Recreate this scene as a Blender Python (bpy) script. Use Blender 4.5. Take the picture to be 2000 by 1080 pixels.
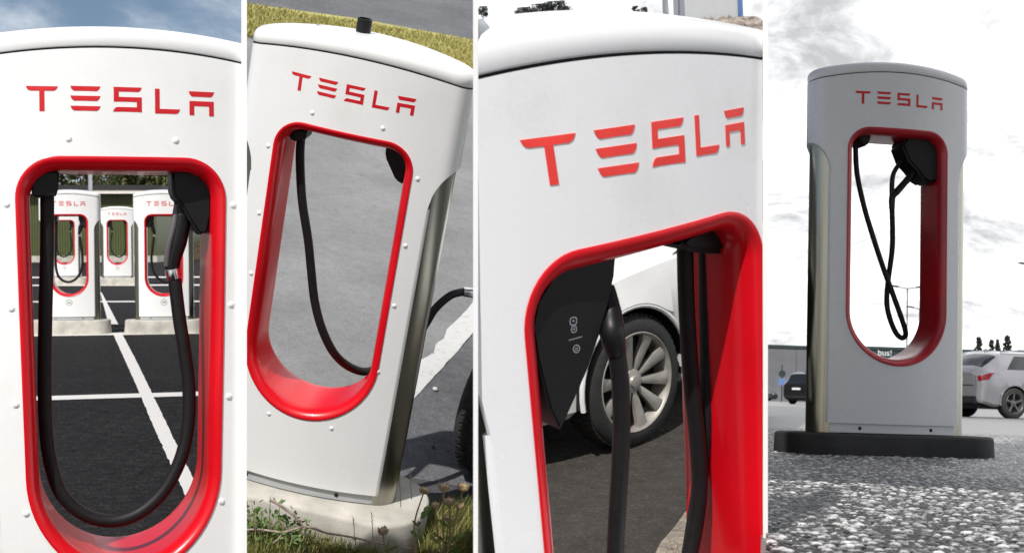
import bpy, bmesh, math, random
import numpy as np
from mathutils import Matrix, Vector
random.seed(7); rng = np.random.default_rng(7)
for o in list(bpy.data.objects): bpy.data.objects.remove(o)
scn = bpy.context.scene; COL = scn.collection
R_ = math.radians
# ------------------------------------------------------------------ camera and site frames
# Each charging post was located from its own outline (rotation, position relative to the one camera).
FPX = 2778.0
POSE = {
 1: ([[0.94725, -0.3205, -0.00088], [0.32028, 0.94667, -0.0352], [0.01212, 0.03306, 0.99938]], [-1.0666, 3.9253, -1.2103]),
 2: ([[0.97402, 0.12486, 0.18896], [-0.05908, 0.9455, -0.32022], [-0.21864, 0.30073, 0.92831]], [-0.8936, 5.9475, -0.838]),
 3: ([[0.85307, -0.51688, -0.07139], [0.49328, 0.84349, -0.2126], [0.17011, 0.14615, 0.97453]], [0.2867, 2.9739, -1.3761]),
 4: ([[0.97835, -0.20447, 0.032], [0.20145, 0.97628, 0.07937], [-0.04746, -0.0712, 0.99633]], [1.8768, 7.1748, -0.7928]),
}
SL4 = 0.11
SL = 0.20                                  # height of the concrete slab under each post
POSE = {k: (np.array(r), np.array(t)) for k, (r, t) in POSE.items()}
def frame(k):
    R, t = POSE[k]; z = R[:, 2]; y = np.array([0, 1, 0.]) - z[1]*z; y /= np.linalg.norm(y); x = np.cross(y, z)
    h = -(R.T @ t)[2] + (SL4 if k == 4 else SL)
    return np.stack([x, y, z], 1), h
F4, H4 = frame(4); RW = F4.T
def c2w(p): return RW @ np.asarray(p) + np.array([0, 0, H4])
def m4(R, t):
    M = Matrix.Identity(4)
    for i in range(3):
        for j in range(3): M[i][j] = R[i][j]
        M[i][3] = t[i]
    return M
BAY = {}; BH = {}; BR = {}
for k in POSE:
    A, h = frame(k); BR[k] = A; BH[k] = h
    BAY[k] = m4(RW @ A, c2w(-h*A[:, 2]))
CHM = {k: m4(RW @ POSE[k][0], c2w(POSE[k][1] - SL*POSE[k][0][:, 2])) for k in POSE}
def pix(u, v): return np.array([(u-1000)/FPX, 1.0, (540-v)/FPX])
def loc(k, u, v, y):                        # a pixel's direction met with a plane y = const of post k
    R, t = POSE[k]; o = -(R.T @ t) + np.array([0, 0, SL]); d = R.T @ pix(u, v)
    s = (y-o[1])/d[1]; return Vector(o + s*d)
def gp(k, u, v, z=0.0):                     # a pixel's direction met with the ground of bay k (bay frame)
    d = BR[k].T @ pix(u, v); s = (z-BH[k])/d[2]
    return Vector((d[0]*s, d[1]*s, z))
def bdist(k, u, d, z=0.0):                  # point on the ground of bay k in column u at distance d
    A = BR[k]; n = A.T @ np.array([1, -(u-1000)/FPX, 0]); # plane n.p = n.cam, cam=(0,0,h)
    x = (n[2]*BH[k] - n[2]*z - n[1]*d)/n[0]
    return Vector((x, d, z))

cam = bpy.data.cameras.new('camera'); camo = bpy.data.objects.new('camera', cam); COL.objects.link(camo)
cam.sensor_width = 36; cam.lens = FPX/2000*36; cam.clip_start = .05; cam.clip_end = 3000
cam.dof.use_dof = True; cam.dof.focus_distance = 4.6; cam.dof.aperture_fstop = 11
rt = RW @ np.array([1, 0, 0.]); up = RW @ np.array([0, 0, 1.]); bk = -(RW @ np.array([0, 1, 0.]))
camo.matrix_world = m4(np.stack([rt, up, bk], 1), (0, 0, H4)); scn.camera = camo
# ------------------------------------------------------------------ light
SUN_A, SUN_E = R_(20), R_(40)
S_DIR = Vector((-math.sin(SUN_A)*math.cos(SUN_E), -math.cos(SUN_A)*math.cos(SUN_E), math.sin(SUN_E)))
sl = bpy.data.lights.new('sun', 'SUN'); sl.energy = 3.7; sl.angle = R_(.53); sl.color = (1, .965, .92)
so = bpy.data.objects.new('sun', sl); COL.objects.link(so); so.rotation_euler = S_DIR.to_track_quat('Z', 'Y').to_euler()
w = bpy.data.worlds.new('World'); scn.world = w; w.use_nodes = True
nt = w.node_tree; nt.nodes.clear(); N = nt.nodes.new; Lk = nt.links.new
def nmath(nt, op, a, b=None, c=None):
    n = nt.nodes.new('ShaderNodeMath'); n.operation = op
    for i, q in enumerate((a, b, c)):
        if q is None: continue
        if isinstance(q, (int, float)): n.inputs[i].default_value = q
        else: nt.links.new(q, n.inputs[i])
    return n.outputs[0]
sky = N('ShaderNodeTexSky'); sky.sky_type = 'NISHITA'; sky.sun_disc = False
sky.sun_elevation = SUN_E; sky.sun_rotation = R_(180)+SUN_A; sky.air_density = 1.0; sky.dust_density = 1.2
tc = N('ShaderNodeTexCoord'); sp = N('ShaderNodeSeparateXYZ'); Lk(tc.outputs['Generated'], sp.inputs[0])
zz = nmath(nt, 'ADD', nmath(nt, 'MAXIMUM', sp.outputs[2], 0.0), .28)
cb = N('ShaderNodeCombineXYZ'); Lk(nmath(nt, 'DIVIDE', sp.outputs[0], zz), cb.inputs[0]); Lk(nmath(nt, 'DIVIDE', sp.outputs[1], zz), cb.inputs[1])
n1 = N('ShaderNodeTexNoise'); n1.inputs['Scale'].default_value = 1.3; n1.inputs['Detail'].default_value = 9; n1.inputs['Roughness'].default_value = .58; n1.inputs['Distortion'].default_value = .35
Lk(cb.outputs[0], n1.inputs['Vector'])
n2 = N('ShaderNodeTexNoise'); n2.inputs['Scale'].default_value = 4.2; n2.inputs['Detail'].default_value = 8; n2.inputs['Roughness'].default_value = .66; n2.inputs['Distortion'].default_value = .6
Lk(cb.outputs[0], n2.inputs['Vector'])
# clouds lie over the right-hand half of the sky and thin out to streaks on the left
bias = nmath(nt, 'ADD', nmath(nt, 'MULTIPLY', sp.outputs[0], .85), nmath(nt, 'MULTIPLY', sp.outputs[1], .16))
bias = nmath(nt, 'SUBTRACT', bias, nmath(nt, 'MULTIPLY', nmath(nt, 'MAXIMUM', nmath(nt, 'SUBTRACT', .1, sp.outputs[1]), 0.0), .75))
msk = nmath(nt, 'ADD', n1.outputs['Fac'], bias)
mr = N('ShaderNodeMapRange'); mr.interpolation_type = 'SMOOTHSTEP'; mr.inputs['From Min'].default_value = .37; mr.inputs['From Max'].default_value = .66; Lk(msk, mr.inputs['Value'])
cr = N('ShaderNodeMapRange'); cr.inputs['From Min'].default_value = .33; cr.inputs['From Max'].default_value = .55; cr.inputs['To Min'].default_value = 7.6; cr.inputs['To Max'].default_value = 19.5; Lk(n2.outputs['Fac'], cr.inputs['Value'])
cc = N('ShaderNodeCombineColor')
for i, g in enumerate((.97, .985, 1.0)): Lk(nmath(nt, 'MULTIPLY', cr.outputs[0], g), cc.inputs[i])
mx = N('ShaderNodeMix'); mx.data_type = 'RGBA'; Lk(mr.outputs[0], mx.inputs['Factor']); Lk(sky.outputs[0], mx.inputs['A']); Lk(cc.outputs[0], mx.inputs['B'])
bg = N('ShaderNodeBackground'); bg.inputs['Strength'].default_value = .068; Lk(mx.outputs['Result'], bg.inputs['Color'])
wo = N('ShaderNodeOutputWorld'); Lk(bg.outputs[0], wo.inputs[0])
vs = scn.view_settings; vs.view_transform = 'Standard'; vs.look = 'None'; vs.exposure = .28; vs.gamma = 1

# ------------------------------------------------------------------ materials
def new_mat(name):
    m = bpy.data.materials.new(name); m.use_nodes = True; t = m.node_tree
    return m, t, t.nodes['Principled BSDF']
def setp(b, **kw):
    for k, v in kw.items():
        b.inputs[k].default_value = v
def c4(c): return (c[0], c[1], c[2], 1) if not isinstance(c, (int, float)) else (c, c, c, 1)
def noise(t, scale, detail=4, rough=.55, coord='Object', stretch=None):
    tc = t.nodes.new('ShaderNodeTexCoord'); n = t.nodes.new('ShaderNodeTexNoise')
    n.inputs['Scale'].default_value = scale; n.inputs['Detail'].default_value = detail; n.inputs['Roughness'].default_value = rough
    if stretch:
        mp = t.nodes.new('ShaderNodeMapping'); mp.inputs['Scale'].default_value = stretch
        t.links.new(tc.outputs[coord], mp.inputs[0]); t.links.new(mp.outputs[0], n.inputs['Vector'])
    else: t.links.new(tc.outputs[coord], n.inputs['Vector'])
    return n
def ramp(t, fac, stops):
    r = t.nodes.new('ShaderNodeValToRGB'); e = r.color_ramp.elements
    while len(e) < len(stops): e.new(.5)
    for q, (p, c) in zip(e, stops): q.position = p; q.color = c4(c)
    t.links.new(fac, r.inputs[0]); return r.outputs[0]
def bump(t, b, h, strength, dist):
    n = t.nodes.new('ShaderNodeBump'); n.inputs['Strength'].default_value = strength; n.inputs['Distance'].default_value = dist
    t.links.new(h, n.inputs['Height']); t.links.new(n.outputs[0], b.inputs['Normal'])
def simple(name, col, rough=.5, metal=0.0, spec=.5, coat=0.0, var=.0, vscale=8, bmp=0, bscale=200, bd=.001, stretch=None, detail=5):
    m, t, b = new_mat(name); setp(b, **{'Base Color': c4(col), 'Roughness': rough, 'Metallic': metal, 'Specular IOR Level': spec, 'Coat Weight': coat, 'Coat Roughness': .05})
    if var:
        n = noise(t, vscale, detail, stretch=stretch); c = col if not isinstance(col, (int, float)) else (col,)*3
        t.links.new(ramp(t, n.outputs['Fac'], [(.3, tuple(q*(1-var) for q in c)), (.7, tuple(min(1, q*(1+var)) for q in c))]), b.inputs['Base Color'])
    if bmp:
        n = noise(t, bscale, 3, stretch=stretch); bump(t, b, n.outputs['Fac'], bmp, bd)
    return m
M = {}
def white_paint(name, col, dirt, dcol):
    m, t, b = new_mat(name); setp(b, Roughness=.27, **{'Specular IOR Level': .5, 'Coat Weight': .2, 'Coat Roughness': .08})
    n = noise(t, 3.0, 6, .6); n2_ = noise(t, 9, 5, .65, stretch=(1, 1, .12)); fine = noise(t, 140, 2)
    mul = nmath(t, 'ADD', nmath(t, 'MULTIPLY', n.outputs['Fac'], .6), nmath(t, 'ADD', nmath(t, 'MULTIPLY', n2_.outputs['Fac'], .25), nmath(t, 'MULTIPLY', fine.outputs['Fac'], .15)))
    t.links.new(ramp(t, mul, [(.40, col), (.54, tuple(c*(1-.03*dirt) for c in col)), (.72, dcol)]), b.inputs['Base Color'])
    t.links.new(ramp(t, n.outputs['Fac'], [(.3, .22), (.7, .32)]), b.inputs['Roughness']); return m
M['white'] = white_paint('white_paint', (.84, .845, .84), .4, (.76, .755, .74))
M['white_worn'] = white_paint('white_paint_worn', (.82, .83, .85), .1, (.72, .72, .71))
M['white_shaded'] = white_paint('white_paint_shaded', (.70, .71, .74), .3, (.66, .665, .69))  # white paint greyed so its colour holds the fourth post's shade
M['red_shaded'] = simple('red_gloss_shaded', (.42, .012, .02), .3, coat=.2, var=.2, vscale=6)  # liner red darkened, shade of the fourth post put into the colour
M['red'] = simple('red_gloss', (.62, .004, .012), .3, spec=.35, coat=.12, var=.08, vscale=5)
M['redtext_bright'] = simple('bright_red_vinyl', (.82, .05, .04), .45, var=.05, vscale=20)
M['redtext'] = simple('red_vinyl', (.58, .008, .016), .4, var=.05, vscale=20)
M['steel'] = simple('brushed_steel', (.37, .365, .31), .26, metal=1, var=.16, vscale=3, stretch=(7, 7, .35), bmp=.05, bscale=300, bd=.0004)
M['grip'] = simple('grip_grey', (.10, .10, .105), .45, var=.1)
M['chrome'] = simple('collar_metal', (.75, .75, .76), .2, metal=1, var=.04)
M['plastic'] = simple('black_plastic', (.007, .007, .008), .42, spec=.3, var=.2, vscale=40, bmp=.08, bscale=500, bd=.0004)
M['rubber'] = simple('black_rubber', (.008, .008, .009), .55, spec=.3, var=.25, vscale=25, bmp=.12, bscale=350, bd=.0005)
M['hole'] = simple('dark_cavity', (.01, .01, .01), .8, var=.2)
M['plinth'] = simple('grey_plinth', (.42, .44, .45), .4, var=.06, vscale=6)
M['concrete'] = simple('concrete', (.46, .44, .39), .85, var=.22, vscale=7, bmp=.5, bscale=90, bd=.003, detail=8)
M['concrete_dark'] = simple('dark_concrete', (.022, .022, .023), .8, var=.35, vscale=9, bmp=.5, bscale=90, bd=.003)  # slab's own dark tone, with the shade on it mixed in
M['ink'] = simple('grey_ink', (.10, .10, .10), .6, var=.1)
M['whiteink'] = simple('pale_ink', (.30, .32, .35), .5, var=.1)
M['sticker'] = simple('sticker_white', (.75, .70, .70), .4, var=.1)
M['panelwhite'] = simple('white_board', (.86, .86, .86), .6, var=.02)
def asphalt(name, col, vary, gscale, bstr, bd, rough, spec=.35, coord='Object', speck=.5, patch=1.2):
    m, t, b = new_mat(name); setp(b, Roughness=rough, **{'Specular IOR Level': spec})
    n = noise(t, gscale, 3, .7, coord); big = noise(t, patch, 6, .6, coord)
    v = t.nodes.new('ShaderNodeTexVoronoi'); v.inputs['Scale'].default_value = gscale*.8
    t.links.new([q for q in t.nodes if q.type == 'TEX_COORD'][0].outputs[coord], v.inputs['Vector'])
    a = ramp(t, n.outputs['Fac'], [(.32, tuple(c*(1-vary) for c in col)), (.6, col), (.8, tuple(min(1, c*(1+speck*3)) for c in col))])
    g = ramp(t, big.outputs['Fac'], [(.3, .78), (.7, 1.18)])
    mid = noise(t, gscale*.22, 8, .75, coord); gm = ramp(t, mid.outputs['Fac'], [(.3, 1-vary*.9), (.5, 1.0), (.7, 1+speck*.8)])
    x0 = t.nodes.new('ShaderNodeMix'); x0.data_type = 'RGBA'; x0.blend_type = 'MULTIPLY'; x0.inputs['Factor'].default_value = 1; t.links.new(g, x0.inputs['A']); t.links.new(gm, x0.inputs['B'])
    x = t.nodes.new('ShaderNodeMix'); x.data_type = 'RGBA'; x.blend_type = 'MULTIPLY'; x.inputs['Factor'].default_value = 1
    t.links.new(a, x.inputs['A']); t.links.new(x0.outputs['Result'], x.inputs['B']); t.links.new(x.outputs['Result'], b.inputs['Base Color'])
    bump(t, b, nmath(t, 'ADD', v.outputs['Distance'], n.outputs['Fac']), bstr, bd); return m
M['asp_new'] = asphalt('asphalt_new', (.018, .0172, .0175), .8, 50, .8, .006, .85, spec=.15, speck=2.0)
M['asp_old'] = asphalt('asphalt_old', (.215, .215, .217), .22, 60, .4, .004, .85, speck=.12)
M['asp_mid'] = asphalt('asphalt_shadow_toned', (.125, .128, .135), .3, 60, .5, .004, .8, speck=.3)
M['asp_dark'] = asphalt('asphalt_strip', (.07, .07, .075), .35, 70, .6, .004, .8, speck=.4)
M['asp_brown'] = asphalt('asphalt_brown', (.050, .044, .038), .4, 60, .7, .006, .8, speck=.5)
M['asp_wet'] = asphalt('asphalt_coarse', (.022, .021, .023), .5, 90, .7, .004, .15, spec=.8, speck=.8)
M['asp_far'] = asphalt('asphalt_far', (.24, .235, .23), .5, 45, .7, .006, .4, spec=.6, speck=.5)
M['gravel'] = asphalt('pale_gravel', (.30, .26, .21), .4, 28, .9, .015, .9, speck=.25)
def line_paint(name, col, wear):
    m, t, b = new_mat(name); setp(b, Roughness=.7)
    n = noise(t, 22, 8, .7)
    t.links.new(ramp(t, n.outputs['Fac'], [(.22+wear*.1, tuple(c*.3 for c in col)), (.34+wear*.1, col), (.75, tuple(min(1, c*1.06) for c in col))]), b.inputs['Base Color'])
    bump(t, b, noise(t, 160, 3).outputs['Fac'], .4, .002); return m
M['line'] = line_paint('line_paint', (.66, .64, .62), .2)
M['line_old'] = line_paint('line_paint_old', (.52, .52, .51), .9)
def leafy(name, c1, c2, c3, rough=.6, trans=.25):
    m, t, b = new_mat(name); setp(b, Roughness=rough)
    g = t.nodes.new('ShaderNodeNewGeometry'); n = noise(t, 1.3, 4)
    s = nmath(t, 'ADD', nmath(t, 'MULTIPLY', g.outputs['Random Per Island'], .6), nmath(t, 'MULTIPLY', n.outputs['Fac'], .4))
    t.links.new(ramp(t, s, [(.2, c1), (.5, c2), (.8, c3)]), b.inputs['Base Color'])
    b.inputs['Subsurface Weight'].default_value = 0; return m
M['grass'] = leafy('grass_blades', (.10, .12, .025), (.20, .21, .05), (.36, .32, .12))
M['verge'] = leafy('verge_blades', (.30, .28, .08), (.38, .35, .11), (.46, .42, .17))
M['weed'] = leafy('weed_leaf', (.045, .10, .02), (.09, .17, .035), (.17, .24, .07))
M['leaf'] = leafy('tree_leaf', (.025, .04, .012), (.06, .075, .02), (.15, .13, .03))
M['leaf_dark'] = leafy('dark_leaf', (.012, .016, .013), (.025, .032, .025), (.05, .055, .045))
M['dry'] = leafy('dry_plant', (.13, .08, .035), (.27, .18, .09), (.42, .32, .20))
M['stem'] = simple('green_stem', (.16, .19, .06), .6, var=.3, vscale=30)
M['twig'] = simple('dry_twig', (.30, .24, .20), .8, var=.35, vscale=40, bmp=.5, bscale=150, bd=.002)
M['bark'] = simple('bark', (.07, .055, .04), .9, var=.4, vscale=10, bmp=.6, bscale=20, bd=.02)
M['soil'] = simple('soil', (.11, .095, .06), .95, var=.4, vscale=14, bmp=.8, bscale=50, bd=.01)
M['vergesoil'] = simple('verge_soil', (.36, .33, .11), .95, var=.25, vscale=5, bmp=.8, bscale=30, bd=.02)
M['bank'] = simple('dry_bank', (.17, .12, .06), .95, var=.5, vscale=2.5, bmp=.8, bscale=8, bd=.06)
M['snowbank'] = simple('snow_speckled_bank', (.30, .25, .21), .95, var=.6, vscale=1.6, bmp=.8, bscale=4, bd=.1)
M['greenclad'] = simple('green_cladding', (.075, .092, .028), .5, var=.1, vscale=3)
M['fascia'] = simple('fascia_white', (.72, .68, .62), .5, var=.06)
M['darkroof'] = simple('roof_dark', (.02, .02, .022), .7, var=.2)
M['galv'] = simple('galvanised', (.52, .54, .56), .45, metal=.7, var=.1, vscale=4)
M['road'] = simple('pale_road', (.36, .35, .34), .9, var=.12, vscale=1.5)
M['wall_grey'] = simple('grey_wall', (.13, .133, .145), .8, var=.14, vscale=.35)
M['wall_dark'] = simple('dark_wall', (.018, .031, .034), .8, var=.15, vscale=.4)
M['wall_pale'] = simple('pale_wall', (.66, .68, .70), .8, var=.08, vscale=.5)
M['blue'] = simple('blue_sheet', (.10, .18, .38), .6, var=.1)
M['carwhite'] = simple('car_white', (.74, .74, .73), .22, coat=.8, var=.05, vscale=4)
M['carsilver'] = simple('car_silver', (.24, .24, .26), .26, metal=.35, coat=.8, var=.06, vscale=5)
M['carblack'] = simple('car_black', (.014, .014, .016), .22, coat=.8, var=.1)
M['cardark'] = simple('car_dark_trim', (.012, .012, .012), .6, var=.2)
M['glass'] = simple('dark_glass', (.015, .017, .02), .06, spec=.7, var=.1)
M['tail'] = simple('tail_lamp', (.16, .006, .008), .15, coat=.6, var=.2)
M['lamp_clear'] = simple('clear_lamp', (.4, .4, .42), .12, var=.1)
M['tyre'] = simple('tyre', (.022, .022, .022), .8, var=.3, vscale=20, bmp=.3, bscale=120, bd=.002)
M['rim'] = simple('alloy_rim', (.33, .315, .285), .5, metal=.4, var=.22, vscale=14)
M['rim_dark'] = simple('dark_rim', (.12, .12, .125), .4, metal=.5, var=.1)
M['pebble'] = simple('pebble', (.55, .55, .53), .8, var=.2)
M['brownbit'] = simple('brown_bit', (.09, .05, .03), .9, var=.2)
M['orange'] = simple('orange_filter', (.62, .26, .10), .8, var=.2)

# ------------------------------------------------------------------ mesh helpers
class MB:
    def __init__(s): s.v = []; s.f = []
    def add(s, vs, fs):
        o = len(s.v); s.v += [tuple(q) for q in vs]; s.f += [tuple(i+o for i in q) for q in fs]; return o
    def box(s, a, b):
        x0, y0, z0 = a; x1, y1, z1 = b
        s.add([(x0, y0, z0), (x1, y0, z0), (x1, y1, z0), (x0, y1, z0), (x0, y0, z1), (x1, y0, z1), (x1, y1, z1), (x0, y1, z1)],
              [(0, 3, 2, 1), (4, 5, 6, 7), (0, 1, 5, 4), (1, 2, 6, 5), (2, 3, 7, 6), (3, 0, 4, 7)]); return s
    def rings(s, rings, closed=True, cap0=False, cap1=False):
        n = len(rings[0]); o = len(s.v)
        for r in rings: s.v += [tuple(q) for q in r]
        for i in range(len(rings)-1):
            for j in range(n if closed else n-1):
                a = o+i*n+j; b = o+i*n+(j+1) % n; s.f.append((a, b, b+n, a+n))
        if cap0: s.f.append(tuple(o+j for j in reversed(range(n))))
        if cap1: s.f.append(tuple(o+(len(rings)-1)*n+j for j in range(n)))
        return s
    def tube(s, pts, rad, n=12, sub=1, cap=True):
        P = [Vector(p) for p in pts]
        if not hasattr(rad, '__len__'): rad = [rad]*len(P)
        if sub > 1:
            Q, RR = [], []
            for i in range(len(P)-1):
                p0, p1, p2, p3 = P[max(i-1, 0)], P[i], P[i+1], P[min(i+2, len(P)-1)]
                for j in range(sub):
                    t = j/sub; t2 = t*t; t3 = t2*t
                    Q.append(.5*((2*p1)+(p2-p0)*t+(2*p0-5*p1+4*p2-p3)*t2+(3*p1-p0-3*p2+p3)*t3)); RR.append(rad[i]*(1-t)+rad[i+1]*t)
            Q.append(P[-1]); RR.append(rad[-1]); P, rad = Q, RR
        T = [(P[min(i+1, len(P)-1)]-P[max(i-1, 0)]).normalized() for i in range(len(P))]
        u = T[0].orthogonal().normalized(); rs = []
        for i, p in enumerate(P):
            u = (u-T[i]*u.dot(T[i])).normalized(); w_ = T[i].cross(u)
            rs.append([p+(u*math.cos(a)+w_*math.sin(a))*rad[i] for a in (2*math.pi*j/n for j in range(n))])
        return s.rings(rs, True, cap, cap)
    def prism(s, poly, y0, y1):             # polygon in (x,z) between two y planes
        n = len(poly); s.rings([[(x, y0, z) for x, z in poly], [(x, y1, z) for x, z in poly]], True, True, True); return s
    def mesh(s, name, smooth=False, angle=None):
        me = bpy.data.meshes.new(name); me.from_pydata(s.v, [], s.f); me.validate()
        if smooth or angle:
            me.shade_smooth()
            if angle: me.set_sharp_from_angle(angle=R_(angle))
        return me
def fix(me, bev=0, seg=2, angle=35, doubles=True):      # weld, orient, optional bevel, shade
    bm = bmesh.new(); bm.from_mesh(me)
    if doubles: bmesh.ops.remove_doubles(bm, verts=bm.verts, dist=1e-5)
    bmesh.ops.recalc_face_normals(bm, faces=bm.faces)
    if bev:
        es = [e for e in bm.edges if len(e.link_faces) == 2 and e.calc_face_angle(0) > R_(25)]
        bmesh.ops.bevel(bm, geom=es, offset=bev, segments=seg, affect='EDGES', clamp_overlap=True)
    bm.to_mesh(me); bm.free(); me.shade_smooth(); me.set_sharp_from_angle(angle=R_(angle)); return me
def obj(name, me, mat, parent=None, mw=None):
    o = bpy.data.objects.new(name, me); COL.objects.link(o)
    if mat is not None and (not me.materials): me.materials.append(M[mat])
    if parent is not None: o.parent = parent
    if mw is not None: o.matrix_world = mw
    return o
def tag(o, label, cat, group=None):
    o['label'] = label; o['category'] = cat
    if group: o['group'] = group
    return o
def thing(name, label, cat, mw, group=None):
    o = bpy.data.objects.new(name, None); COL.objects.link(o); o.empty_display_size = .2; o.matrix_world = mw
    return tag(o, label, cat, group)
def struct(o, kind='structure'): o['kind'] = kind; return o
def at(k, p, rz=0): return BAY[k] @ Matrix.Translation(p) @ Matrix.Rotation(rz, 4, 'Z')

def clip(root, planes, sub=True):           # trim what would run past a bay's side into the next bay
    bpy.context.view_layer.update()
    for o in ([root]+list(root.children_recursive) if sub else [root]):
        if o.type != 'MESH': continue
        o.data = cut_me(o.data, o.matrix_world.copy(), planes)
        if not o.data.vertices:
            for c in o.children: c.parent = root
            bpy.data.objects.remove(o)
# ------------------------------------------------------------------ ground of each bay
FARV = {1: 95, 2: 26, 3: 60}
def wedge(k, u0, u1, d0, d1, nd=14):
    ds = [d0*(d1/d0)**(i/nd) for i in range(nd+1)]
    inv = BAY[k].inverted(); dn = (inv.to_3x3() @ Vector(RW @ np.array([0, 0, -5.])))
    rows = []
    for d in ds:
        a, b = bdist(k, u0, d), bdist(k, u1, d)
        rows.append([a+dn, a]+[a.lerp(b, i/6) for i in range(1, 6)]+[b, b+dn])
    mb = MB(); mb.rings(rows, False)
    return fix(mb.mesh('ground'), angle=60)
struct(obj('car_park_ground', wedge(1, -420, 476, 2.5, 110), 'asp_new', mw=BAY[1]))
struct(obj('forecourt_ground', wedge(2, 477, 928, 3.5, 30), 'asp_old', mw=BAY[2]))
struct(obj('parking_ground', wedge(3, 930, 1494, 1.2, 38), 'asp_brown', mw=BAY[3]))
# the main sheet: everything else, out to the horizon
mb = MB(); dirs = []
a0 = math.atan2(1495.5-1000, FPX); a1 = 2*math.pi + math.atan2(-420-1000, FPX)
na = 64; radii = [0.15, 1, 2.5, 6, 15, 40, 100, 250, 600, 1500]
pl = RW @ np.array([(1495.5-1000)/FPX, 1, 0]); a0 = math.atan2(pl[0], pl[1])
rows = [[(r*math.sin(a0+(a1-a0)*j/na), r*math.cos(a0+(a1-a0)*j/na), 0) for j in range(na+1)] for r in radii]
mb.rings(rows, False)
mb.rings([[(r*math.sin(a), r*math.cos(a), -.02) for a in np.linspace(a1-2*math.pi, a0, 17)] for r in (125, 300, 1500)], False); g = obj('ground', fix(mb.mesh('ground'), angle=60), 'asp_far'); struct(g)
def sheet(name, k, px, mat, z, kind=True, mw=None):
    mb = MB(); P = [gp(k, u, v, 0) for u, v in px]
    if name.startswith('painted'):
        Q = []
        for a, b in zip(P, P[1:]+P[:1]):
            n = max(1, min(160, int((b-a).length/.07))); Q += [a.lerp(b, i/n)+Vector((rng.normal()*.0022, rng.normal()*.0022, 0)) for i in range(n)]
        P = Q
    mb.add([(p.x, p.y, z) for p in P], [tuple(range(len(P)))])
    o = obj(name, fix(mb.mesh(name)), mat, mw=BAY[k])
    if k == 2: clip(o, [(477.5, 1), (927.5, -1)])
    return struct(o) if kind else o
# coarse asphalt relief in front of the shaded post
def coarse_patch():
    u0, u1 = 1495.8, 2190; ds = np.concatenate([np.arange(2.2, 5.2, .0055), np.arange(5.2, 13, .014)]); nu = 440
    A = BR[4]; n = lambda u: A.T @ np.array([1, -(u-1000)/FPX, 0])
    X0 = np.array([bdist(4, u0, d).x for d in ds]); X1 = np.array([bdist(4, u1, d).x for d in ds])
    fr = np.linspace(0, 1, nu)[None, :]; X = X0[:, None]*(1-fr)+X1[:, None]*fr; Y = np.repeat(ds[:, None], nu, 1)
    def stones(sp, seed):                   # rounded pieces of aggregate on a jittered grid
        r = np.random.default_rng(seed); J = r.random((256, 256, 4)); gx, gy = X/sp, Y/sp; ix, iy = np.floor(gx).astype(int), np.floor(gy).astype(int)
        H = np.zeros_like(X); T = np.zeros_like(X)
        for di in (-1, 0, 1):
            for dj in (-1, 0, 1):
                q = J[(ix+di) % 256, (iy+dj) % 256]; d2 = ((ix+di+.15+.7*q[..., 0]-gx)**2+(iy+dj+.15+.7*q[..., 1]-gy)**2); rad = .36+.34*q[..., 2]
                h = np.sqrt(np.clip(rad**2-d2, 0, 1))*(.6+.5*q[..., 3]); T = np.where(h > H, q[..., 3], T); H = np.maximum(H, h)
        return H, T
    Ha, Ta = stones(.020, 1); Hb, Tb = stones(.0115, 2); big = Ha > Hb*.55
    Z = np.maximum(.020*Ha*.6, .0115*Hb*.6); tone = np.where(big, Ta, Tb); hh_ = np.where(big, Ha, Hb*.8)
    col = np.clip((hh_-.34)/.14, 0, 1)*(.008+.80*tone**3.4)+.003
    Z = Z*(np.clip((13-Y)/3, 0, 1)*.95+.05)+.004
    V = np.stack([X, Y, Z], -1).reshape(-1, 3).astype(np.float32); nr = len(ds)
    i = (np.arange(nr-1)[:, None]*nu+np.arange(nu-1)[None, :]).reshape(-1)
    F = np.stack([i, i+1, i+nu+1, i+nu], 1).astype(np.int32)
    me = bpy.data.meshes.new('coarse_asphalt'); me.vertices.add(len(V)); me.vertices.foreach_set('co', V.reshape(-1))
    me.loops.add(F.size); me.loops.foreach_set('vertex_index', F.reshape(-1)); me.polygons.add(len(F))
    me.polygons.foreach_set('loop_start', np.arange(0, F.size, 4, dtype=np.int32)); me.update(calc_edges=True); me.validate(); me.shade_smooth()
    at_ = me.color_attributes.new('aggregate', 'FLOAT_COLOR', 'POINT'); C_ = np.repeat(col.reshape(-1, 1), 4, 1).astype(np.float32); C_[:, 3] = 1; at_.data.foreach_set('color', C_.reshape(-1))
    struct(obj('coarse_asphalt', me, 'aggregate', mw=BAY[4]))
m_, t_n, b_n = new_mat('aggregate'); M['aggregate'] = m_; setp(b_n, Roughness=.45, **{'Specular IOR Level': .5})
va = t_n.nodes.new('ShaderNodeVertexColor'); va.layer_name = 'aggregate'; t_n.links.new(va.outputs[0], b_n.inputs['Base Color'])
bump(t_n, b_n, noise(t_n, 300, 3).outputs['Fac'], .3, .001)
coarse_patch()

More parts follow.
